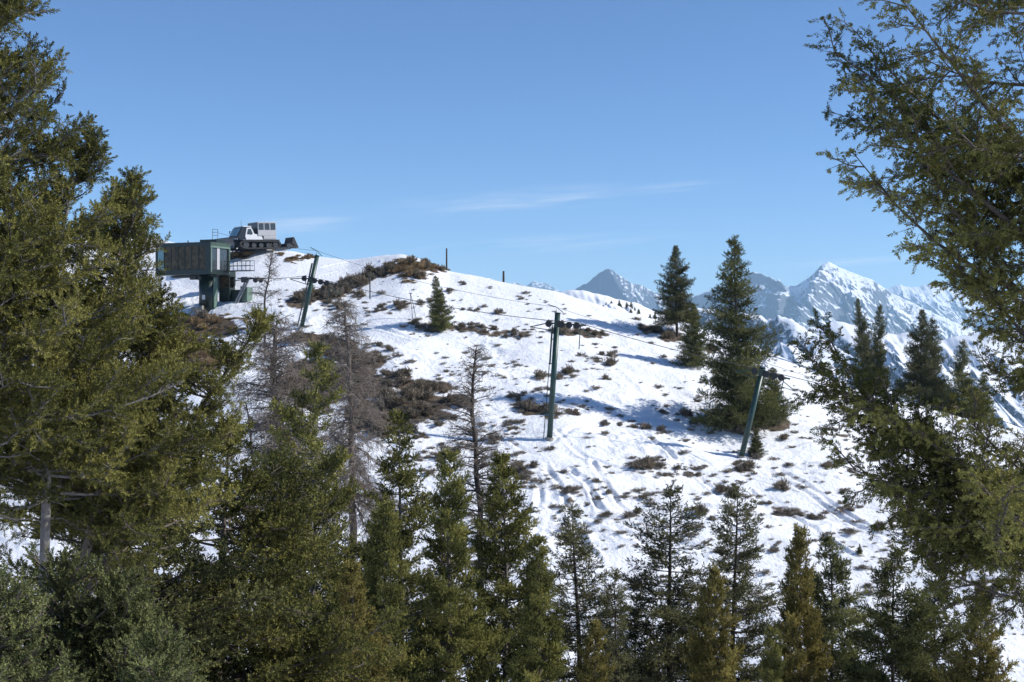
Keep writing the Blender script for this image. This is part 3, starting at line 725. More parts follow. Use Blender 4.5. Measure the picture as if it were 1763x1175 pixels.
    tb = MB(); tb.prism([(-3.15, .18), (-3.15, .55), (-3.6, .66), (-3.95, .5), (-4.0, .2)], -2.2, 2.2); til = tb.build('tiller', M['dark'], root)
    fl = MB(); fl.prism([(-3.75, .62), (-3.95, 1.35), (-4.05, 1.35), (-4.6, .08), (-4.5, .05), (-4.0, .5)], .4, 2.3); fl.build('side_wing', M['black'], til)
    fl = MB(); fl.prism([(-4.0, .22), (-4.55, .0), (-4.55, .05), (-4.0, .32)], -2.2, .38); fl.build('finisher_comb', M['black'], til)
build_groomer()

# ------------------------------------------------------------------ lift towers, rope, posts
def build_tower(label, ub, vb, ut, vt, r0, r1, sheave, number=None, ladder=True, yd=None):
    x, y = ray_hit(ub, vb)
    if yd: y = yd; x = (ub - CX) / FPX * y
    base = Vector((x, y, float(G(x, y))))
    top = P(ut, vt, y)
    ax = top - base; L = ax.length
    root = empty('lift_tower', base)
    root.rotation_euler = (0, math.atan2(ax.x, ax.z), 0)
    tag(root, label, 'lift tower', 'green lift towers up the slope')
    p = MB(); p.tube([(0, 0, -.8), (0, 0, L)], [r0, r1], 24); pole = p.build('pole', M['tower'], root, smooth=True)
    c = MB(); c.tube([(0, 0, L + .002), (0, 0, L + .07)], r1 * 1.18, 24); c.build('top_flange', M['tower'], pole)
    bs = MB(); bs.tube([(0, 0, -.3), (0, 0, .12)], r0 * 1.5, 24); bs.build('footing', M['concrete'], root)
    px = y / FPX
    zs = L - sheave * px
    s = MB(); s.box((.85, -r1 - .12, zs + .02), (2.5, .09, .12)); s.box((.0, -r1 - .06, zs), (.4, .12, .5)); asm = s.build('sheave_frame', M['tower'], root)
    for xx in (-.62, .30, .86, 1.40):
        wl = MB(); wl.wheel((xx, -r1 - .28, zs - .04), .24, .14, 18); wl.wheel((xx, -r1 - .28, zs - .04), .07, .2, 10); wl.build('sheave_wheel', M['black'], asm, smooth=True)
    h = MB(); h.tube([(-.1, 0, L), (-.12, 0, L + .45), (.42, 0, L + .08)], .035, 6); h.tube([(-.12, 0, L + .45), (-.75, 0, L + .6)], .035, 6); h.build('lifting_frame', M['tower'], root)
    a = MB()
    a.tube([(-1.95, 0, zs - .35), (-.55, -.1, zs + .05)], .045, 6); a.tube([(-1.95, 0, zs - .35), (-.3, 0, zs - .5)], .035, 6); a.tube([(-.62, 0, zs + .3), (-.45, 0, zs - .5)], .04, 6)
    a.tube([(1.7, 0, zs - .25), (2.75, .1, zs - .75)], .04, 6); a.tube([(1.72, 0, zs + .05), (1.72, 0, zs - 1.75)], .035, 6); a.tube([(.3, 0, zs - .55), (2.75, .1, zs - .77)], .025, 6)
    a.build('tie_rods', M['tower'], root)
    if ladder:
        g = MB(); xl = -r0 - .22
        g.tube([(xl, 0, 0), (xl + .1, 0, zs + .1)], .028, 6); g.tube([(xl, .35, 0), (xl + .1, .35, zs + .1)], .028, 6)
        for z in np.arange(.3, zs, .3): g.tube([(xl + .1 * z / zs, 0, z), (xl + .1 * z / zs, .35, z)], .018, 5)
        for z in (.25 * L, .6 * L): g.box((xl / 2, .1, z), (abs(xl), .06, .06))
        g.build('ladder', M['tower'], root)
        g = MB(); g.box((xl + .10, .1, L * .74), (.12, .2, L * .30)); g.build('cable_box', M['tower'], root)
    if number:
        cu = bpy.data.curves.new('number_plate', 'FONT'); cu.body = number; cu.size = .8; cu.extrude = .012; cu.align_x = 'CENTER'; cu.offset = .012
        cu.materials.append(M['silver'])
        tmp = bpy.data.objects.new('tmp', cu); COL.objects.link(tmp)
        me = bpy.data.meshes.new_from_object(tmp.evaluated_get(bpy.context.evaluated_depsgraph_get())); me.name = 'number_plate'
        bpy.data.objects.remove(tmp)
        o = link('number_plate', me, root); o.location = (-.02, -r1 - .02, L + .05); o.rotation_euler = (math.radians(90), 0, 0)
    return root, y, zs
T1 = build_tower('green lift tower next to the glazed hut and the leafless shrub', 519, 568, 546, 441, .19, .19, 42)
T2 = build_tower('tallest green lift tower standing mid slope with a side ladder', 946, 762, 960, 540, .205, .20, 18)
T3 = build_tower('green lift tower leaning in front of the big hillside fir', 1276, 788, 1313, 634, .205, .20, 8, number='6', ladder=False)

def catenary(pts, sag, n=14):
    out = []
    for a, b in zip(pts[:-1], pts[1:]):
        a, b = Vector(a), Vector(b)
        for i in range(n):
            t = i / n; p = a.lerp(b, t); p.z -= sag * (b - a).length / 40 * 4 * t * (1 - t); out.append(p)
    out.append(Vector(pts[-1])); return out

def build_lines():
    def lp(T, x, y, z): 
        r = T[0]; return r.location + Matrix.Rotation(r.rotation_euler.y, 3, 'Y') @ Vector((x, y, z))
    rope = [P(424, 477, HUT_Y + .1), P(442, 479, HUT_Y)]
    ends = []
    for T in (T1, T2, T3):
        rope += [lp(T, -.62, -.6, T[2] + .2), lp(T, 1.4, -.6, T[2] + .2)]
    rope.append(P(1700, 716, 98)); rope.append(P(2150, 850, 92))
    b = MB(); b.tube(catenary(rope, .5), .026, 6); tag(b.build('haul_rope', M['dark']), 'dark steel haul rope sagging between the lift tower wheels', 'cable')
    ln = [P(372, 400, HUT_Y + 1)] + [lp(T, -.12, 0, (T[2] + .5) if False else (P(0, 0, 1).length * 0 + T[0]['top'])) for T in (T1, T2, T3)] + [P(1700, 726, 99), P(2150, 862, 93)]
    b = MB(); b.tube(catenary(ln, .7), .013, 5); tag(b.build('signal_wire', M['dark']), 'thin wire strung over the tops of the lift towers', 'wire')
for T, (ub, vb, ut, vt) in ((T1, (519, 568, 546, 441)), (T2, (946, 762, 960, 540)), (T3, (1276, 788, 1313, 634))):
    T[0]['top'] = (P(ut, vt, T[1]) - T[0].location).length + .45
build_lines()
for T in (T1, T2, T3): del T[0]['top']

def build_post(ub, vb, vt, r, label, name='wooden_post', m='wood', lean=0.0, group=None):
    p = on_hill(ub, vb); t = P(ub + lean, vt, p.y)
    b = MB(); d = t - p
    b.tube([(0, 0, -.4), d * .33, d * .66, d], [r, r * 1.02, r * .95, r * .9], 9)
    o = b.build(name, M[m], smooth=True); o.location = p
    return tag(o, label, 'post', group)
build_post(769, 467, 428, .085, 'tall dark wooden post on the crest right of the tawny thicket')
build_post(867, 487, 467, .11, 'short stubby wooden post on the bare snow crest')
build_post(637, 518, 476, .06, 'thin dark pole in the snow left of the small hillside fir', 'marker_pole', 'dark')
def build_aframe():
    p = on_hill(712, 553); t = P(706, 505, p.y)
    r = empty('leaning_bipod', p); tag(r, 'thin leaning two legged stake just left of the small hillside fir', 'stake')
    d = t - p
    for a, b_ in ((Vector((-.05, 0, -.2)), d), (Vector((.28, .1, -.2)), d + Vector((.06, 0, -.1)))):
        b = MB(); b.tube([a, b_], .028, 6); b.build('leg', M['dark'], r)
    b = MB(); b.tube([d + Vector((-.12, 0, 0)), d + Vector((.2, 0, -.05))], .04, 6); b.build('crossbar', M['dark'], r)
build_aframe()
def build_fence():
    r = empty('wire_fence', on_hill(1690, 757)); tag(r, 'thin wire fence on two slim posts near the right edge of the crest', 'fence')
    r0 = r.location.copy(); tops = []
    for (u, vb, vt) in ((1640, 742, 712), (1690, 757, 722), (1716, 762, 727), (1790, 780, 748), (1900, 810, 778)):
        p = on_hill(u, vb); t = P(u, vt, p.y); b = MB(); b.tube([p - r0 - Vector((0, 0, .3)), t - r0], .03, 6); b.build('fence_post', M['wood'], r); tops.append((p - r0, t - r0))
    b = MB()
    for f in (.35, .65, .95): b.tube([a.lerp(c, f) for a, c in tops], .008, 4)
    b.build('wire', M['steel'], r)
build_fence()

# ------------------------------------------------------------------ vegetation: generators
def unit(a): return a / np.maximum(np.linalg.norm(a, axis=-1, keepdims=True), 1e-9)

def needles(P0, A, L, k, ln, wd, rng, spread=1.0, shape=5):
    """k needle blades round every shoot; P0 shoot base, A unit axis, L shoot length"""
    n = len(P0)
    ref = np.where(np.abs(A[:, 2:3]) < .9, np.array([[0, 0, 1.]]), np.array([[1., 0, 0]]))
    U = unit(np.cross(A, ref)); W = np.cross(A, U)
    t = np.tile(np.linspace(.0, 1., k), (n, 1)) + rng.uniform(-.5, .5, (n, k)) / k
    th = np.arange(k)[None] * 2.4 + rng.uniform(0, 6.28, (n, 1)) + rng.uniform(-.5, .5, (n, k))
    ph = (.35 + .55 * (1 - np.clip(t, 0, 1))) * spread + rng.uniform(-.15, .15, (n, k))
    rad = U[:, None] * np.cos(th)[..., None] + W[:, None] * np.sin(th)[..., None]
    d = A[:, None] * np.cos(ph)[..., None] + rad * np.sin(ph)[..., None]
    b = P0[:, None] + A[:, None] * (L[:, None] * t)[..., None]
    side = unit(np.cross(d, rad + rng.normal(0, .5, (n, k, 3))))
    l = ln * rng.uniform(.75, 1.25, (n, k, 1)); w_ = wd * rng.uniform(.8, 1.2, (n, k, 1)) / 2
    if shape == 3: V = np.stack([b - side * w_, b + side * w_, b + d * l], 2)
    elif shape == 4: V = np.stack([b, b + d * l * .5 + side * w_, b + d * l, b + d * l * .5 - side * w_], 2)
    else: V = np.stack([b - side * w_ * .6, b + side * w_ * .6, b + d * l * .55 + side * w_, b + d * l, b + d * l * .55 - side * w_], 2)
    return V.reshape(-1, 3), np.arange(n * k)[:, None] * shape, n * k

def needle_mesh(name, P0, A, L, k, ln, wd, rng, m_, tint, spread=1.0, shape=3):
    V, base, m = needles(P0, A, L, k, ln, wd, rng, spread, shape)
    F = (base + np.arange(shape)[None]).astype(np.int32)
    t = np.repeat(np.clip(tint[:, None] + rng.normal(0, .12, (len(P0), k)), 0, 1).ravel(), shape)
    return np_mesh(name, V, F, m_, {'tint': t})

def bough(rng, B, T, bow, sp, side, ssp, tip=.10, s0=.12, jit=.25, upturn=.12):
    """a limb from B to T; returns limb polyline, shoots (pos, axis), side-twig segments"""
    B = np.array(B, float); T = np.array(T, float); ax = T - B; L = np.linalg.norm(ax)
    hz = np.array([ax[0], ax[1], 0]); hl = np.linalg.norm(hz); hz = hz / max(hl, 1e-6)
    sb = np.array([-hz[1], hz[0], 0]) * L * rng.normal(0, .05); sb2 = np.array([-hz[1], hz[0], .6]) * L * rng.normal(0, .025)
    f = lambda s: B + ax * s[:, None] + np.array([[0, 0, 1.]]) * (bow * L * 4 * s * (1 - s))[:, None] + sb * (4 * s * (1 - s))[:, None] + sb2 * np.sin(s * 6.28)[:, None]
    n = max(3, int(L * (1 - s0) / sp)); s = np.linspace(s0, 1, n) + rng.uniform(-.4, .4, n) / n
    s = np.clip(s, s0 * .8, 1)
    p = f(s); tan = unit(f(np.minimum(s + .02, 1.02)) - f(s - .02))
    sd = unit(np.cross(tan, [[0, 0, 1.]])); up = np.cross(sd, tan)
    Ps, As, S1, S2 = [], [], [], []
    for sg in (-1, 1, 0):
        ang = np.radians(rng.uniform(38, 68, n))
        roll = rng.normal(0, .65, n) if sg else rng.uniform(0, 6.28, n)
        lat = sd * (sg if sg else 1) * np.cos(roll)[:, None] + up * np.sin(roll)[:, None]
        if sg == 0: ang = np.radians(rng.uniform(15, 45, n))
        d = unit(tan * np.cos(ang)[:, None] + lat * np.sin(ang)[:, None] + np.array([[0, 0, upturn]]))
        ll = (side * L * np.minimum(1.1 * (1 - s) ** .75, .3 + 1.2 * s) + tip) * rng.uniform(.55, 1.15, n) * (1 if sg else .5)
        cnt = np.maximum(1, (ll / ssp).astype(int))
        i = np.repeat(np.arange(n), cnt)
        j = np.concatenate([(np.arange(c) + .6) / c for c in cnt])
        dist = ll[i] * j
        q = p[i] + d[i] * dist[:, None] + rng.normal(0, 1, (len(i), 3)) * (dist * jit)[:, None] * .5
        a = unit(d[i] + rng.normal(0, .38, (len(i), 3)) + np.array([[0, 0, upturn]]))
        Ps.append(q); As.append(a); S1.append(p); S2.append(p + d * ll[:, None])
    lim = f(np.linspace(0, 1, 7))
    return lim, np.concatenate(Ps), np.concatenate(As), np.concatenate(S1), np.concatenate(S2)

def limb(rng, B, T, bow, nsub, sl, sp, side, ssp, tip, s0=.25, upturn=.1, droop=.0, flat=.45):
    """a heavy limb that carries leafy side boughs: fans of shoots with gaps between them"""
    B = np.array(B, float); T = np.array(T, float); L = np.linalg.norm(T - B)
    lim, p, a, s1, s2 = bough(rng, B + (T - B) * .0, T, bow, sp * 1.6, side * .45, ssp, tip, s0=max(s0, .55), upturn=upturn)
    lims, Ps, As, S1, S2 = [lim], [p], [a], [s1], [s2]
    tan = unit(np.gradient(lim, axis=0)); sd = unit(np.cross(tan, [[0, 0, 1.]]))
    for q in range(nsub):
        s = s0 + (1 - s0) * (q + rng.random()) / nsub
        i = min(5, int(s * 6)); c = lim[i] + (lim[i + 1] - lim[i]) * (s * 6 - i)
        ang = math.radians(rng.uniform(30, 72)); sg = 1 if (q % 2) else -1; roll = rng.normal(0, flat)
        up = np.cross(sd[i], tan[i])
        d = tan[i] * math.cos(ang) + (sd[i] * sg * math.cos(roll) + up * math.sin(roll)) * math.sin(ang) + np.array([0, 0, upturn - droop])
        d /= np.linalg.norm(d)
        l = sl * L * (1.15 - .75 * s) * rng.uniform(.55, 1.3) + .12
        lm, p, a, s1, s2 = bough(rng, c, c + d * l, rng.uniform(-.12, .08), sp, side, ssp, tip, s0=.18, upturn=upturn - droop)
        lims.append(lm); Ps.append(p); As.append(a); S1.append(s1); S2.append(s2)
    return lims, np.concatenate(Ps), np.concatenate(As), np.concatenate(S1), np.concatenate(S2)

def np_tubes(polys, radii, n=4):
    """many limbs as one vertex/face array"""
    Vs, Fs, o = [], [], 0
    for pl, r in zip(polys, radii):
        pl = np.asarray(pl, float); m = len(pl)
        r = np.asarray(r, float) if np.ndim(r) else np.full(m, r)
        t = unit(np.gradient(pl, axis=0)); ref = np.array([0, 0, 1.]) if abs(t[0, 2]) < .9 else np.array([1., 0, 0])
        a = unit(np.cross(t, ref)); b = np.cross(t, a)
        th = np.arange(n) * 2 * math.pi / n
        V = pl[:, None] + (a[:, None] * np.cos(th)[None, :, None] + b[:, None] * np.sin(th)[None, :, None]) * r[:, None, None]
        Vs.append(V.reshape(-1, 3))
        i = np.arange(m - 1)[:, None] * n; k = np.arange(n)[None]; k2 = (k + 1) % n
        Fs.append(np.stack([i + k, i + k2, i + n + k2, i + n + k], -1).reshape(-1, 4) + o); o += m * n
    return np.concatenate(Vs), np.concatenate(Fs)

def segs_tubes(S1, S2, r):
    """straight thin twigs, three-sided, tapering"""
    d = unit(S2 - S1); ref = np.where(np.abs(d[:, 2:3]) < .9, np.array([[0, 0, 1.]]), np.array([[1., 0, 0]]))
    a = unit(np.cross(d, ref)); b = np.cross(d, a); n = len(S1)
    th = np.arange(3) * 2 * math.pi / 3
    rad = a[:, None] * np.cos(th)[None, :, None] + b[:, None] * np.sin(th)[None, :, None]
    r = np.broadcast_to(np.asarray(r, float), (n,))[:, None, None]
    V = np.concatenate([S1[:, None] + rad * r, S2[:, None] + rad * r * .35], 1).reshape(-1, 3)
    o = np.arange(n)[:, None, None] * 6
    F = (o + np.array([[[0, 1, 4, 3], [1, 2, 5, 4], [2, 0, 3, 5]]])).reshape(-1, 4)
    return V, F

def cat(parts):
    Vs, Fs, o = [], [], 0
    for V, F in parts:
        Vs.append(V); Fs.append(F + o); o += len(V)
    return np.concatenate(Vs), np.concatenate(Fs)

def conifer_meshes(seed, H, stem, R, d0, d1, gap, per, elev, bow, sp, side, ssp, k, ln, wd, shoot, mneed, mbark, r0, twigs=False, droop_low=0.0, keep=1.0, tip=.10, upturn=.12, spread=1.0, wild=.18, trunk_n=10, dead_low=0, s0=.12, nsub=0, sl=.36, shape=3):
    """tree with the trunk foot at the origin. stem(z) -> (x, y); R(d) crown radius at distance d below the apex"""
    rng = np.random.default_rng(seed)
    Ps, As, Ts, polys, rad, S1s, S2s = [], [], [], [], [], [], []
    d = d0
    while d < d1:
        for q in range(per):
            if rng.random() > keep: continue
            dd = d + rng.uniform(-.5, .5) * gap
            if dd <= .03: continue
            z = H - dd; az = rng.uniform(0, 6.283)
            Lr = R(dd) * rng.uniform(1 - wild * 1.6, 1 + wild) * (1 + .22 * math.sin(az * 2 + dd * .8 + seed))
            e = math.radians(elev * max(0.15, 1 - dd / (d1 * 1.3)) - droop_low * dd / d1 + rng.normal(0, 7))
            x0, y0 = stem(z); B = (x0, y0, z)
            T = (x0 + Lr * math.cos(az) * math.cos(e), y0 + Lr * math.sin(az) * math.cos(e), z + Lr * math.sin(e))
            if nsub and Lr > .45:
                lims, p, a, s1, s2 = limb(rng, B, T, bow, max(3, int(nsub * min(1.3, Lr / 1.1))), sl, sp, side, ssp, tip, s0=s0, upturn=upturn)
                for lm in lims[1:]: polys.append(lm); rad.append(np.linspace(.009, .003, len(lm)))
                lim = lims[0]
            else: lim, p, a, s1, s2 = bough(rng, B, T, bow, sp, side, ssp, tip, s0=s0 * min(1, dd / 1.2), upturn=upturn)
            Ps.append(p); As.append(a); Ts.append(np.full(len(p), rng.normal(.45, .2)))
            polys.append(lim); rad.append(np.linspace(.010 + .008 * Lr, .004, len(lim)))
            if twigs: S1s.append(s1); S2s.append(s2)
        d += gap * rng.uniform(.8, 1.2)
    # leader
    x0, y0 = stem(H - .25)
    lim, p, a, s1, s2 = bough(rng, (x0, y0, H - .4), (*stem(H), H), 0, sp, .3, ssp, tip, upturn=upturn)
    Ps.append(p); As.append(a); Ts.append(np.full(len(p), .5))
    Pa, Aa, Ta = np.concatenate(Ps), np.concatenate(As), np.concatenate(Ts)
    crown = needle_mesh('crown', Pa, Aa, np.full(len(Pa), shoot), k, ln, wd, rng, mneed, Ta, spread, shape)
    zs = np.linspace(-.3, H, 30); tr = np.array([(*stem(z), z) for z in zs])
    rt = r0 * np.clip((H - zs) / H, 0, 1) ** .9 + .008
    parts = [np_tubes([tr], [rt], trunk_n), np_tubes(polys, rad, 4)]
    for _ in range(dead_low):          # dead stubs below the green crown
        z = H - d1 * rng.uniform(.75, 1.25); az = rng.uniform(0, 6.28); l = rng.uniform(.2, .6); x0, y0 = stem(z)
        pl = np.array([(x0 + math.cos(az) * l * t, y0 + math.sin(az) * l * t, z - .12 * l * t + rng.normal(0, .02)) for t in (0, .35, .7, 1)])
        parts.append(np_tubes([pl], [np.linspace(.010, .003, 4)], 4))
    if twigs: parts.append(segs_tubes(np.concatenate(S1s), np.concatenate(S2s), .0045))
    V, F = cat(parts)
    trunk = np_mesh('trunk', V, F, mbark, None, True)
    return trunk, crown

def plant_tree(name, meshes, loc, label, cat_, group=None, rz=0., sxy=1., sz=1., tilt=(0, 0)):
    root = empty(name, loc, (tilt[0], tilt[1], rz), (sxy, sxy, sz))
    tag(root, label, cat_, group)
    for me in meshes: link(me.name.split('.')[0], me, root)
    return root

# ------------------------------------------------------------------ brush
def make_bush(seed, n, m, w_=1.0, h=.6):
    rng = np.random.default_rng(seed)
    # several stems fan out from a crooked base; every stem ends in fine twigs
    ns = 16
    az = rng.uniform(0, 6.28, ns); el = np.radians(rng.uniform(18, 80, ns)); L = rng.uniform(.55, 1.0, ns)
    D = np.stack([np.cos(az) * np.cos(el) * w_ * .55, np.sin(az) * np.cos(el) * w_ * .55, np.sin(el) * h], 1) * L[:, None]
    i = rng.integers(0, ns, n); t = rng.uniform(.25, 1, n)
    P0 = D[i] * t[:, None] + rng.normal(0, .05 * w_, (n, 3)); P0[:, 2] = np.abs(P0[:, 2]) * .95
    A = unit(D[i] * 1.0 + rng.normal(0, .35, (n, 3)) * .5 + np.array([[0, 0, .35]]))
    V, base, mm = needles(P0, A, np.full(n, .08), 5, .15, .026, rng, .9)
    tn = np.repeat(np.clip(np.repeat(rng.normal(.45, .22, ns)[i], 5) + rng.normal(0, .15, mm), 0, 1), 5)
    F = (base + np.array([[0, 1, 2, 3, 4]])).astype(np.int32)
    return np_mesh('brush', V, F, m, {'tint': tn})

BUSH = {'sage': [make_bush(i, 190, M['sage'], 1.05, .62) for i in range(4)], 'sage_grey': [make_bush(10 + i, 170, M['sage_grey'], 1.0, .55) for i in range(4)], 'tan': [make_bush(20 + i, 170, M['tan'], 1.0, .5) for i in range(3)]}
def plant_brush():
    rng = random.Random(5); count = 0; extra = []
    for gname, els in PATCH:
        for (cu, cv, ru, rv, rot, nb, so) in els:
            a = math.radians(rot)
            nb2 = max(1, round(nb * .5))
            for k in range(round(nb * (7 if 'grassy' in gname else 2.4 if 'tawny' in gname else 1.1))):
                r = math.sqrt(rng.random()); th = rng.uniform(0, 6.283); du, dv = r * math.cos(th) * ru * 1.1, r * math.sin(th) * rv * 1.1
                extra.append((on_hill(cu + du * math.cos(a) - dv * math.sin(a), cv + du * math.sin(a) + dv * math.cos(a), -.03), rng.uniform(.4, .8), ('grassy' in gname or 'tawny' in gname)))
            for k in range(nb2):
                r = math.sqrt(rng.random()); th = rng.uniform(0, 6.283)
                if nb2 == 1: r = 0
                du, dv = r * math.cos(th) * ru, r * math.sin(th) * rv * .8 + rv * .2
                u, v = cu + du * math.cos(a) - dv * math.sin(a), cv + du * math.sin(a) + dv * math.cos(a)
                p = on_hill(u, v, -.05)
                if 'tawny' in gname: kind = rng.choice(['tan', 'sage', 'tan'])
                elif 'grassy' in gname: kind = rng.choice(['tan', 'tan', 'sage_grey'])
                elif 'brown' in gname or 'band' in gname or 'earth' in gname: kind = rng.choice(['sage', 'sage', 'sage_grey'])
                else: kind = rng.choice(['sage_grey', 'sage_grey', 'sage'])
                o = link('sagebrush', rng.choice(BUSH[kind]))
                wpx = min(2.6 * rv, ru * 1.5) if nb2 > 1 else ru * 1.9
                w0 = min(max(wpx * p.y / FPX, .45), 1.7) * rng.uniform(.75, 1.2)
                o.location = p; o.rotation_euler = (0, 0, rng.uniform(0, 6.28)); o.scale = (w0, w0, w0 * rng.uniform(.7, 1.05))
                tone = {'tan': 'tan dry', 'sage': 'brown', 'sage_grey': 'grey brown'}[kind]
                tag(o, '%s bush in %s' % (tone, gname), 'bush', gname + ', ' + tone + ' bushes')
                count += 1
    print('BUSHES', count)
    # low tufts too many to count, poking through the snow all over the slope: one object
    rs = np.random.default_rng(8); Ps = []
    n = 0
    while n < 2000:
        u, v = rs.uniform(430, 1763), rs.uniform(470, 1100)
        uc = np.interp(u, _ug, _vf)
        if v < uc + 8: continue
        dens = .16 + 1.0 * float(sstep(.0, .45, fbm(u / 110., v / 38., 19, 3))) * (1.0 if v > 570 else .35) * (1 if u < 1400 else .8)
        if abs(u - 600) < 130 and v < 480: continue
        if rs.random() > dens: continue
        Ps.append((on_hill(u, v, -.03), rs.uniform(.2, .55) * (1 if rs.random() < .7 else 1.7))); n += 1
    grass = [e for e in extra if e[2]]; Ps += [e[:2] for e in extra if not e[2]]
    scatter_tufts(rs, Ps, ('sage', 'sage_grey', 'sage_grey'), M['sage_grey'], 'brush_tufts', 'low dry sage tufts poking through the snow and filling the brush patches', 'tufts')
    scatter_tufts(rs, [e[:2] for e in grass], ('tan', 'tan'), M['tan'], 'dry_grass', 'tawny dry grass on the bare banks near the lift hut and the crest', 'grass')

def scatter_tufts(rs, Ps, kinds, mat_, name, label, cat_):
    Vs, Fs, Ts, o = [], [], [], 0
    src = []
    for kd in kinds:
        for me in BUSH[kd][:2]:
            co = np.empty(len(me.vertices) * 3, np.float32); me.vertices.foreach_get('co', co)
            tt = np.empty(len(me.vertices), np.float32); me.attributes['tint'].data.foreach_get('value', tt)
            src.append((co.reshape(-1, 3), tt))
    for p, sc_ in Ps:
        co, tt = src[rs.integers(len(src))]
        nb = len(co) // 5; use = rs.choice(nb, nb // (3 if sc_ < .5 else 2), replace=False)
        idx = (use[:, None] * 5 + np.arange(5)[None]).ravel()
        th = rs.uniform(0, 6.28)
        c = co[idx] * np.array([sc_, sc_, sc_ * .7]); st_ = rs.uniform(1.0, 1.9); c = np.stack([c[:, 0] * math.cos(th) - c[:, 1] * math.sin(th), c[:, 0] * math.sin(th) + c[:, 1] * math.cos(th), c[:, 2]], 1) * np.array([[st_, 1, 1]]) + np.array(p)
        Vs.append(c); Ts.append(tt[idx]); Fs.append(np.arange(len(c)).reshape(-1, 5) + o); o += len(c)
    tag(link(name, np_mesh(name, np.concatenate(Vs), np.concatenate(Fs), mat_, {'tint': np.concatenate(Ts)})), label, cat_, kind='stuff')
plant_brush()

# ------------------------------------------------------------------ trees on the far hillside
st0 = lambda z: (0.0, 0.0)
def wob(seed, amp, H):
    r = random.Random(seed); a, b, c, d = [r.uniform(0, 6.28) for _ in range(4)]
    return lambda z: (amp * math.sin(z / H * 5 + a) + amp * .5 * math.sin(z / H * 13 + b) - amp * math.sin(5 + a) - amp * .5 * math.sin(13 + b), amp * math.sin(z / H * 4 + c) - amp * math.sin(4 + c))

HILL_A = conifer_meshes(31, 12, wob(1, .10, 12), lambda d: .46 * d ** .78 + .15, .1, 11.4, .29, 7, 16, -.03, .16, .36, .15, 7, .15, .045, .19, M['fir'], M['dark_bark'], .19, keep=.92, wild=.36, tip=.16)
HILL_B = conifer_meshes(32, 12, wob(2, .14, 12), lambda d: .54 * d ** .74 + .12, .1, 10.0, .27, 7, 26, -.05, .15, .38, .15, 7, .15, .05, .19, M['dull'], M['dark_bark'], .2, keep=.86, wild=.36, tip=.16)
HILL_C = conifer_meshes(33, 12, wob(3, .1, 12), lambda d: .58 * d ** .75 + .12, .1, 11.7, .28, 6, 24, -.03, .17, .36, .17, 7, .17, .056, .2, M['fir'], M['dark_bark'], .22, keep=.9, wild=.22, tip=.18)

def hill_tree(meshes, H0, ub, vb, ua, va, label, sx=1.0, yadd=0.0, name='fir_tree', rz=0.0, group='evergreens on the far hillside'):
    p = on_hill(ub, vb)
    if yadd:
        y = p.y + yadd; x = (ub - CX) / FPX * y; p = Vector((x, y, float(G(x, y))))
    t = P(ua, va, p.y); H = t.z - p.z
    f = H / H0
    # lean towards the apex
    return plant_tree(name, meshes, p - Vector((0, 0, .1)), label, 'tree', group, rz, f * sx, f, (0, math.atan2(t.x - p.x, H) if abs(t.x - p.x) < H * .2 else 0))
hill_tree(HILL_C, 12, 764, 568, 748, 474, 'small dense fir standing alone in the dark brush row on the upper snow', .80, rz=.4, name='fir_tree')
hill_tree(HILL_B, 12, 1168, 582, 1150, 424, 'taller ragged fir of the twin hillside pair with a bare crooked tip', .95, rz=1.2)
hill_tree(HILL_C, 12, 1190, 632, 1184, 522, 'shorter bushy fir of the twin hillside pair in front of its ragged neighbour', .9, rz=2.2)
hill_tree(HILL_A, 12, 1272, 738, 1257, 409, 'biggest dark fir on the far hillside behind the leaning lift tower', .86, rz=.9)
hill_tree(HILL_C, 12, 1332, 716, 1336, 632, 'low olive fir crowding the right side of the biggest hillside fir', 1.15, rz=4.0)
hill_tree(HILL_C, 12, 1302, 784, 1299, 738, 'little round fir seedling behind the foot of the leaning lift tower', 1.25, rz=1.0)
hill_tree(HILL_C, 12, 1480, 958, 1480, 934, 'tiny lone fir seedling on the lower right snow', .9, rz=2.0)
hill_tree(HILL_B, 12, 1497, 676, 1474, 514, 'slim twin topped fir on the right crest, left stem', .5, 3, rz=.3)
hill_tree(HILL_A, 12, 1506, 676, 1497, 524, 'slim twin topped fir on the right crest, right stem', .55, 4, rz=2.9)
hill_tree(HILL_B, 12, 1582, 700, 1572, 534, 'flat topped dark fir with a clear trunk on the right crest', .85, 3, rz=3.9)
hill_tree(HILL_A, 12, 1604, 700, 1606, 548, 'rounded fir just right of the flat topped crest fir', .75, 5, rz=5.0)
hill_tree(HILL_A, 12, 1655, 716, 1650, 585, 'lower right fir on the crest partly behind the near boughs', .9, 3, rz=1.9)
hill_tree(HILL_C, 12, 1690, 728, 1700, 640, 'smallest crest fir at the far right behind the near boughs', .9, 4, rz=.9)

def spotted_trees():
    r = random.Random(12)
    dg = bpy.context.evaluated_depsgraph_get()
    zf = EHILL.data
    co = np.empty(len(zf.vertices) * 3, np.float32); zf.vertices.foreach_get('co', co); co = co.reshape(-1, 3)
    u = CX + FPX * co[:, 0] / co[:, 1]; v = CY - FPX * co[:, 2] / co[:, 1]
    ok = np.where((u > 985) & (u < 1235) & (co[:, 1] < 618) & (co[:, 1] > 470) & (v < 600))[0]
    for i in r.sample(list(ok), 110):
        h = r.uniform(1.3, 3.4)
        o = link('distant_fir', HILL_C[1]); o.location = co[i]; f = h / 12; o.scale = (f * 1.1, f * 1.1, f); o.rotation_euler = (0, 0, r.uniform(0, 6.28))
        tag(o, 'tiny dark evergreen dotting the white hill behind the crest', 'tree', 'tiny evergreens on the spotted white hill')
spotted_trees()

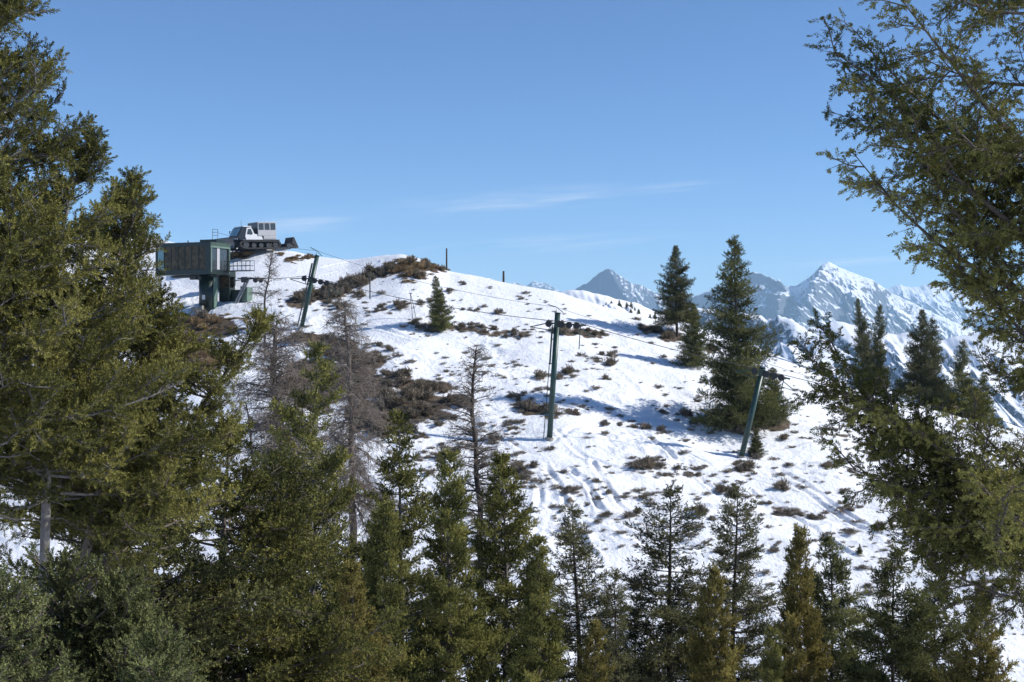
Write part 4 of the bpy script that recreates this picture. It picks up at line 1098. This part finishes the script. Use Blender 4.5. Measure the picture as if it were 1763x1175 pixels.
# ------------------------------------------------------------------ trees on the near slope
kw = dict(trunk_n=10)
PR = {
 'dense': conifer_meshes(41, 17, wob(4, .10, 17), lambda d: min(.40 * d ** .70 + .16, 1.45 + .03 * d), .08, 12.0, .22, 6, 34, -.06, .06, .38, .10, 9, .070, .044, .15, M['olive'], M['bark'], .20, keep=.93, wild=.34, s0=.38, spread=1.3, upturn=.2),
 'golden': conifer_meshes(42, 17, wob(5, .08, 17), lambda d: min(.46 * d ** .70 + .15, 1.75 + .02 * d), .08, 11.0, .22, 6, 36, -.05, .06, .38, .10, 9, .070, .044, .15, M['golden'], M['bark'], .20, keep=.92, wild=.30, s0=.38, spread=1.3, upturn=.2),
 'sparse': conifer_meshes(43, 17, wob(6, .09, 17), lambda d: min(.46 * d ** .72 + .15, 1.9), .10, 12.0, .28, 6, 20, -.06, .085, .36, .12, 8, .070, .038, .15, M['dull'], M['dark_bark'], .21, keep=.84, wild=.38, dead_low=20, s0=.25, spread=1.3),
 'tall': conifer_meshes(44, 17, wob(7, .10, 17), lambda d: min(.48 * d ** .74 + .15, 2.2), .10, 12.5, .26, 6, 24, -.06, .07, .38, .11, 9, .070, .043, .15, M['olive'], M['pale_bark'], .20, keep=.88, wild=.4, dead_low=25, s0=.35, spread=1.3),
 'dark': conifer_meshes(45, 17, wob(8, .10, 17), lambda d: min(.54 * d ** .72 + .15, 2.3), .10, 12.0, .26, 7, 18, -.05, .07, .38, .11, 9, .070, .043, .15, M['fir'], M['dark_bark'], .21, keep=.9, wild=.36, dead_low=16, s0=.35, spread=1.3),
}
def near_tree(kind, ua, va, y, label, sx=1.0, rz=0.0, name='fir_tree', hs=None, ub=None):
    t = P(ua, va, y); ub = ua if ub is None else ub
    x = (ub - CX) / FPX * y; zg = float(G(x, y)) - .2
    H = t.z - zg; f = H / 17.0; g = (hs if hs else f) * {'dense': .84, 'tall': .88, 'golden': .86}.get(kind, 1.0)
    return plant_tree(name, PR[kind], (t.x, y, zg), label, 'tree', 'evergreens on the near slope', rz, g * sx, f)
NEAR = [
 ('tall', 546, 600, 42, 'tall olive fir with a pale streaked trunk left of the thin leafless snag', .84, .3),
 ('tall', 688, 716, 44, 'mid height fir with a thin pointed top under the grey brush slope', .95, 1.7),
 ('dense', 775, 782, 35, 'dense columnar golden green fir at bottom centre in front of the dark snag', .95, .9),
 ('dense', 862, 788, 38, 'broad shouldered olive fir just right of the dark leafless snag', 1.05, 2.6),
 ('sparse', 986, 872, 44, 'airy see through fir between the olive cluster and the dark trunked fir', 1.1, .5),
 ('sparse', 1154, 838, 42, 'airy fir with a straight dark trunk standing clear at bottom centre right', 1.15, 2.1),
 ('sparse', 1270, 838, 43, 'airy layered fir with a dark trunk right of the clear standing one', 1.0, 4.2),
 ('golden', 1378, 915, 35, 'golden brown fir with a thin spiky leader on the lower right', .85, 1.1),
 ('dark', 1428, 928, 40, 'dark fir directly behind the golden brown spiky fir', .85, 3.3),
 ('dark', 1542, 948, 33, 'dark rounded fir at the lower right under the near boughs', .95, .2),
 ('golden', 1690, 1018, 31, 'dull golden cone shaped fir in the lower right corner', 1.0, 2.9),
 ('dark', 1612, 975, 34, 'dark ragged fir between the rounded fir and the corner fir', 1.0, 5.1),
 ('golden', 606, 976, 27, 'bright golden fir lowest in front at bottom left of centre', 1.1, .6),
 ('dense', 662, 872, 34, 'olive fir between the bright golden fir and the columnar fir', .95, 4.4),
 ('sparse', 1058, 983, 40, 'short thin fir poking up left of the clear standing dark trunked fir', .75, 1.3),
 ('sparse', 1096, 1003, 42, 'shortest dark fir tucked beside the clear standing dark trunked fir', .7, 3.0),
 ('golden', 1232, 985, 31, 'rounded bronze fir in front of the airy layered fir', .9, 2.2),
 ('dense', 925, 930, 33, 'olive brown fir filling the bottom just left of the airy see through fir', 1.0, 3.7),
 ('dense', 500, 905, 38, 'shadowed fir in the gap behind the left golden edged fir', 1.0, 5.5),
 ('golden', 1025, 1075, 29, 'low bronze fir top at the bottom edge below the airy see through fir', .9, 1.9),
 ('dense', 1330, 1085, 28, 'low olive fir top at the bottom edge below the golden brown spiky fir', .8, .7),
]
for (kind, ua, va, y, label, sx, rz) in NEAR: near_tree(kind, ua, va, y, label, sx, rz)

# ------------------------------------------------------------------ the close trees at the left edge
def close_tree(seed, name, label, stem_px, y, R, d1, mneed, mbark, r0, elev=30, gap=.165, per=5, bow=-.10, sp=.052, side=.42, ssp=.055, k=22, ln=.032, wd=.0115, shoot=.085, keep=.92, nsub=6, sl=.38, d0=.05, wild=.35, dead=6, upturn=.22, group='close trees at the left edge', spread=1.35, droop=0, s0=.30):
    pts = np.array(stem_px, float)
    x0 = (pts[-1, 0] - CX) / FPX * y
    zg = float(G(x0, y)) - .2
    apex = (CY - pts[0, 1]) / FPX * y
    H = apex - zg
    zz = (CY - pts[:, 1]) / FPX * y - zg; xx = (pts[:, 0] - CX) / FPX * y - x0
    o = np.argsort(zz); zz, xx = zz[o], xx[o]
    zf = np.linspace(zz[0], zz[-1], 60); xf = np.interp(zf, zz, xx); ker = np.hanning(9); ker /= ker.sum()
    xs_ = np.convolve(np.pad(xf, 4, mode='edge'), ker, mode='valid')
    ph = seed * 1.7
    def stem(z):
        return (float(np.interp(z, zf, xs_)), .10 * math.sin(z * .9 + ph) - .10 * math.sin(ph))
    me = conifer_meshes(seed, H, stem, R, d0, d1, gap, per, elev, bow, sp, side, ssp, k, ln, wd, shoot, mneed, mbark, r0, twigs=True, keep=keep, tip=.07, upturn=upturn, wild=wild, trunk_n=14, dead_low=dead, spread=spread, droop_low=droop, s0=s0, nsub=nsub, sl=sl, shape=4)
    return plant_tree(name, me, (x0, y, zg), label, 'tree', group)

close_tree(71, 'pine_tree', 'tallest close pine rising out of the frame at the far left edge', [(-30, -300), (-34, 300), (-45, 800), (-50, 1400)], 13.0, lambda d: .33 * d ** .8 + .05, 5.8, M['olive'], M['pale_bark'], .10, elev=40, gap=.14, per=6)
close_tree(72, 'pine_tree', 'close pine with a pale smooth trunk and right leaning top inside the left edge', [(164, 232), (128, 330), (106, 430), (92, 560), (80, 780), (70, 1000), (66, 1400)], 14.5, lambda d: .40 * d ** .74 + .06, 3.7, M['olive'], M['pale_bark'], .09, elev=38, dead=6, keep=.95, gap=.135, per=6)
close_tree(73, 'pine_tree', 'close pine with spiky upswept tips and a curved pale stem left of the lift hut', [(222, 296), (206, 420), (190, 560), (176, 700), (166, 860), (148, 960), (108, 1035), (100, 1300)], 15.5, lambda d: .39 * d ** .72 + .06, 3.9, M['olive'], M['bark'], .10, elev=36, dead=5, keep=.95, gap=.13, per=6)
close_tree(74, 'pine_tree', 'slanting close pine whose leafy top points up to the right below the lift hut', [(456, 543), (410, 610), (345, 700), (270, 820), (190, 960), (120, 1080), (110, 1300)], 16.2, lambda d: .40 * d ** .7 + .06, 3.0, M['olive'], M['bark'], .10, elev=34, keep=.95, gap=.14, per=6)
close_tree(75, 'fir_tree', 'broad close fir with a golden sunlit right edge at the lower left', [(398, 736), (390, 850), (378, 1000), (372, 1400)], 19.5, lambda d: .66 * d ** .70 + .05, 6.2, M['olive'], M['bark'], .13, elev=18, bow=-.03, gap=.20, per=6, k=14, ln=.045, wd=.022, shoot=.10, sp=.07, ssp=.08, upturn=.12, wild=.30)
close_tree(76, 'fir_tree', 'dark close fir filling the shade behind the pale curved stems', [(262, 800), (258, 950), (255, 1400)], 18.0, lambda d: .70 * d ** .66 + .05, 4.5, M['fir'], M['dark_bark'], .11, elev=12, bow=.02, gap=.23, per=6, k=14, ln=.045, wd=.022, shoot=.10, sp=.075, ssp=.08, upturn=.05)
close_tree(77, 'young_spruce', 'young blue green spruce with upright tips in the bottom left corner', [(98, 972), (95, 1200), (95, 1500)], 10.2, lambda d: .62 * d ** .72 + .04, 2.2, M['spruce'], M['bark'], .05, elev=40, gap=.08, sp=.05, ssp=.055, shoot=.09, ln=.024, wd=.010, k=24, dead=2, s0=.2, nsub=0)
close_tree(78, 'young_spruce', 'young spruce with a paired tip right of the one in the bottom left corner', [(214, 1004), (210, 1200), (208, 1500)], 10.6, lambda d: .60 * d ** .72 + .04, 2.0, M['spruce'], M['bark'], .05, elev=44, gap=.08, sp=.05, ssp=.055, shoot=.09, ln=.024, wd=.010, k=24, dead=2, s0=.2, nsub=0)
close_tree(79, 'young_spruce', 'low young spruce cut by the left edge of the frame near the bottom', [(8, 1000), (5, 1200), (5, 1500)], 9.6, lambda d: .55 * d ** .72 + .04, 1.9, M['spruce'], M['bark'], .05, elev=44, gap=.08, sp=.05, ssp=.055, shoot=.09, ln=.024, wd=.010, k=24, dead=2, s0=.2, nsub=0)
close_tree(80, 'young_spruce', 'lowest young spruce tip poking up at the bottom edge on the left', [(262, 1122), (262, 1300), (262, 1600)], 8.8, lambda d: .55 * d ** .72 + .03, 1.6, M['spruce'], M['bark'], .045, elev=46, gap=.075, sp=.048, ssp=.052, shoot=.09, ln=.022, wd=.0095, k=24, dead=2, s0=.2, nsub=0)

# ------------------------------------------------------------------ the big close tree at the right edge
def right_tree():
    rng = np.random.default_rng(90)
    y = 12.6; ut = 1870.0
    x0 = (ut - CX) / FPX * y; zg = float(G(x0, y)) - .2
    px = y / FPX
    tr = lambda v: np.array([0.06 * math.sin(v / 190.), .05 * math.sin(v / 150. + 1), (CY - v) * px - zg])
    pt = lambda u, v, dy: np.array([(u - ut) * px, dy, (CY - v) * px - zg])
    main = [(1476, -10, 330, -.3), (1410, 86, 470, .2), (1418, 150, 500, -.4), (1438, 262, 560, .1), (1475, 60, 400, .5), (1500, 300, 600, -.2), (1562, 368, 640, .3), (1553, 456, 690, -.1),
            (1376, 588, 905, -.2), (1395, 655, 930, .1), (1372, 620, 915, .25), (1440, 690, 930, -.4), (1402, 796, 900, -.3), (1478, 770, 960, .3), (1490, 845, 990, -.1), (1530, 905, 1010, .2), (1640, 700, 900, .5), (1560, 960, 1060, 0)]
    bv = [-200, -10, 90, 150, 265, 305, 345, 370, 400, 456, 500, 545, 600, 660, 720, 780, 840, 900, 960, 1010, 1060, 1175]
    bu = [1500, 1500, 1440, 1450, 1470, 1560, 1660, 1640, 1650, 1640, 1660, 1690, 1680, 1690, 1640, 1560, 1510, 1540, 1560, 1600, 1720, 1790]
    main = [(u_ + 34 + .06 * max(0, 400 - v_) * .3, v_, b_, d_) for (u_, v_, b_, d_) in main]
    main = [(u_ + (50 if 290 < v_ < 470 else 0), v_, b_, d_) for (u_, v_, b_, d_) in main]
    limbs = list(main)
    for i in range(34):
        v = rng.uniform(-190, 1000) if i % 6 else rng.uniform(720, 1010); b = np.interp(v, bv, bu)
        u = b + 60 + (1790 - b) * rng.uniform(.05, .75)
        if 470 < v < 600 and rng.random() < .4: continue
        rise = (.62 if v < 520 else .34) * (ut - u) * rng.uniform(.15, 1.15)
        limbs.append((u, v, v + rise, rng.normal(0, .75)))
    Ps, As, Ts, polys, rad, S1, S2 = [], [], [], [], [], [], []
    for (u, v, vb, dy) in limbs:
        B = tr(vb); T = pt(u, v, dy); L = np.linalg.norm(T - B)
        lims, p, a, s1, s2 = limb(rng, B, T, rng.uniform(-.14, .0), 13, .27, .062, .36, .062, .07, s0=.22, upturn=.04, droop=.10, flat=.7)
        Ps.append(p); As.append(a); Ts.append(np.full(len(p), rng.normal(.40, .2))); polys.append(lims[0]); rad.append(np.linspace(.008 + .011 * L, .004, 7)); polys += lims[1:]; rad += [np.linspace(.008, .003, len(l_)) for l_ in lims[1:]]; S1.append(s1); S2.append(s2)
    # the far side of the crown, away from the frame
    for i in range(32):
        v = rng.uniform(-190, 1050); az = rng.uniform(-1.2, 1.2); L = rng.uniform(.9, 2.0)
        B = tr(v + 150); T = B + np.array([math.cos(az) * L, math.sin(az) * L, L * .5])
        lims, p, a, s1, s2 = limb(rng, B, T, -.05, 8, .34, .09, .36, .09, .08, s0=.2, upturn=.04, droop=.1)
        Ps.append(p); As.append(a); Ts.append(np.full(len(p), rng.normal(.42, .2))); polys.append(lims[0]); rad.append(np.linspace(.008 + .011 * L, .004, 7)); polys += lims[1:]; rad += [np.linspace(.008, .003, len(l_)) for l_ in lims[1:]]; S1.append(s1); S2.append(s2)
    P_, A_, T_ = np.concatenate(Ps), np.concatenate(As), np.concatenate(Ts)
    A_ = unit(A_ + rng.normal(0, .45, A_.shape) + np.array([[0, 0, -.25]]) * rng.uniform(0, 1, (len(A_), 1)))
    crown = needle_mesh('crown', P_, A_, rng.uniform(.06, .10, len(P_)), 22, .030, .0110, rng, M['olive'], T_, 1.35, 4)
    zs = np.linspace(1175 + 300, -420, 30); t = np.array([tr(v) for v in zs])
    foot = np.array([[0, 0, -.3]]); t = np.concatenate([foot, t]); rt = np.concatenate([[.24], np.linspace(.22, .05, 30)])
    V, F = cat([np_tubes([t], [rt], 14), np_tubes(polys, rad, 5), segs_tubes(np.concatenate(S1), np.concatenate(S2), .0045)])
    plant_tree('fir_tree', (np_mesh('trunk', V, F, M['bark'], None, True), crown), (x0, y, zg), 'big close fir reaching in from the right edge with long upswept boughs', 'tree')
right_tree()

# ------------------------------------------------------------------ leafless trees
def dead_tree(seed, label, stem_px, y, R, d1, r0, gap, per, elev, droop, mb, twig=.22, sub=2, loc=None, name='dead_tree', side=.42, sp=.16, keep=.9, thick=.006):
    rng = np.random.default_rng(seed)
    pts = np.array(stem_px, float)
    x0 = (pts[-1, 0] - CX) / FPX * y
    zg = float(G(x0, y)) - .2
    H = (CY - pts[0, 1]) / FPX * y - zg
    zz = (CY - pts[:, 1]) / FPX * y - zg; xx = (pts[:, 0] - CX) / FPX * y - x0
    o = np.argsort(zz); zz, xx = zz[o], xx[o]
    stem = lambda z: (float(np.interp(z, zz, xx)) + .03 * math.sin(z * 3), .05 * math.sin(z * 1.3))
    polys, rad, S1, S2 = [], [], [], []
    d = .1
    while d < d1:
        for q in range(per):
            if rng.random() > keep: continue
            z = H - d - rng.uniform(0, gap); az = rng.uniform(0, 6.283); L = R(d) * rng.uniform(.5, 1.2)
            e = math.radians(elev * (1 - d / d1) - droop * d / d1 + rng.normal(0, 12))
            B = np.array((*stem(z), z)); T = B + L * np.array([math.cos(az) * math.cos(e), math.sin(az) * math.cos(e), math.sin(e)])
            lim, p, a, s1, s2 = bough(rng, B, T, .06, sp, side, sp * 1.1, .15, s0=.15, jit=.6, upturn=-.12)
            lim = lim + rng.normal(0, .03 * L, lim.shape) * np.linspace(0, 1, 7)[:, None]
            polys.append(lim); rad.append(np.linspace(.010 + .012 * L, .005, 7)); S1.append(s1); S2.append(s2)
            for _ in range(sub):
                q_ = p + rng.normal(0, .03, p.shape); S1.append(q_); S2.append(q_ + unit(a + rng.normal(0, .5, a.shape) + np.array([[0, 0, -.25]])) * rng.uniform(.4, 1.2, (len(p), 1)) * twig)
        d += gap * rng.uniform(.7, 1.3)
    root = empty(name, (x0, y, zg)); tag(root, label, 'dead tree')
    zs = np.linspace(-.3, H, 40); tr = np.array([(*stem(z), z) for z in zs]); rt = r0 * np.clip((H - zs) / H, 0, 1) ** .55 + .012
    V, F = np_tubes([tr], [rt], 12); link('trunk', np_mesh('trunk', V, F, mb, None, True), root)
    V, F = np_tubes(polys, rad, 5); link('limbs', np_mesh('limbs', V, F, mb, None, True), root)
    a, b = np.concatenate(S1), np.concatenate(S2)
    V, F = segs_tubes(a, b, thick); tn = np.repeat(rng.normal(.45, .25, len(a)).clip(0, 1), 6)
    link('twigs', np_mesh('twigs', V, F, M['twig'], {'tint': tn}), root)
dead_tree(61, 'thick trunked grey leafless tree with tangled fine twigs left of the tall olive fir', [(478, 548), (468, 640), (478, 700), (486, 800), (497, 900), (502, 1300)], 45, lambda d: .55 * d ** .5 + .35, 6.0, .36, .19, 7, 20, 35, M['dead_bark'], .34, 3, thick=.0078)
dead_tree(62, 'tall thin leafless tree with a drooping grey twig skirt right of the tall olive fir', [(594, 522), (600, 620), (605, 720), (612, 1300)], 50, lambda d: .50 * d ** .7 + .25, 7.0, .22, .26, 6, 8, 40, M['dead_bark'], .34, 3, thick=.0075)
dead_tree(63, 'dark leafless snag with bare tiered limbs standing against the snow at centre', [(822, 598), (812, 660), (817, 760), (826, 880), (832, 1300)], 47, lambda d: .52 * d ** .55 + .15, 6.4, .17, .17, 5, 25, 10, M['dark_bark'], .24, 1, keep=.9, thick=.007)
dead_tree(64, 'crooked leafless shrub standing in the snow beside the lift hut', [(470, 428), (464, 470), (455, 520), (456, 548)], 119, lambda d: .55 * d ** .6 + .25, 4.6, .10, .30, 4, 45, -10, M['dark_bark'], .35, 1, name='bare_tree', thick=.012)
dead_tree(65, 'small leafless tree in shadow between the golden edged fir and the thick grey dead tree', [(424, 690), (432, 760), (446, 840), (450, 1300)], 52, lambda d: .4 * d ** .5 + .2, 5.0, .14, .3, 4, 10, 25, M['dark_bark'], .25, 1, thick=.007)

# ------------------------------------------------------------------ haze
def build_haze():
    b = MB(); b.box((0, 11500, 30), (36000, 31000, 1100))
    m = bpy.data.materials.new('haze_air'); m.use_nodes = True
    t = m.node_tree; t.nodes.clear()
    v = nd(t, 'ShaderNodeVolumePrincipled'); o = nd(t, 'ShaderNodeOutputMaterial')
    v.inputs['Color'].default_value = (.50, .755, .97, 1)
    v.inputs['Density'].default_value = 5.4e-5
    v.inputs['Anisotropy'].default_value = 0.0
    t.links.new(v.outputs[0], o.inputs['Volume'])
    tag(b.build('haze', m), 'thin blue mountain air veiling the far peaks', 'haze', kind='stuff')
build_haze()
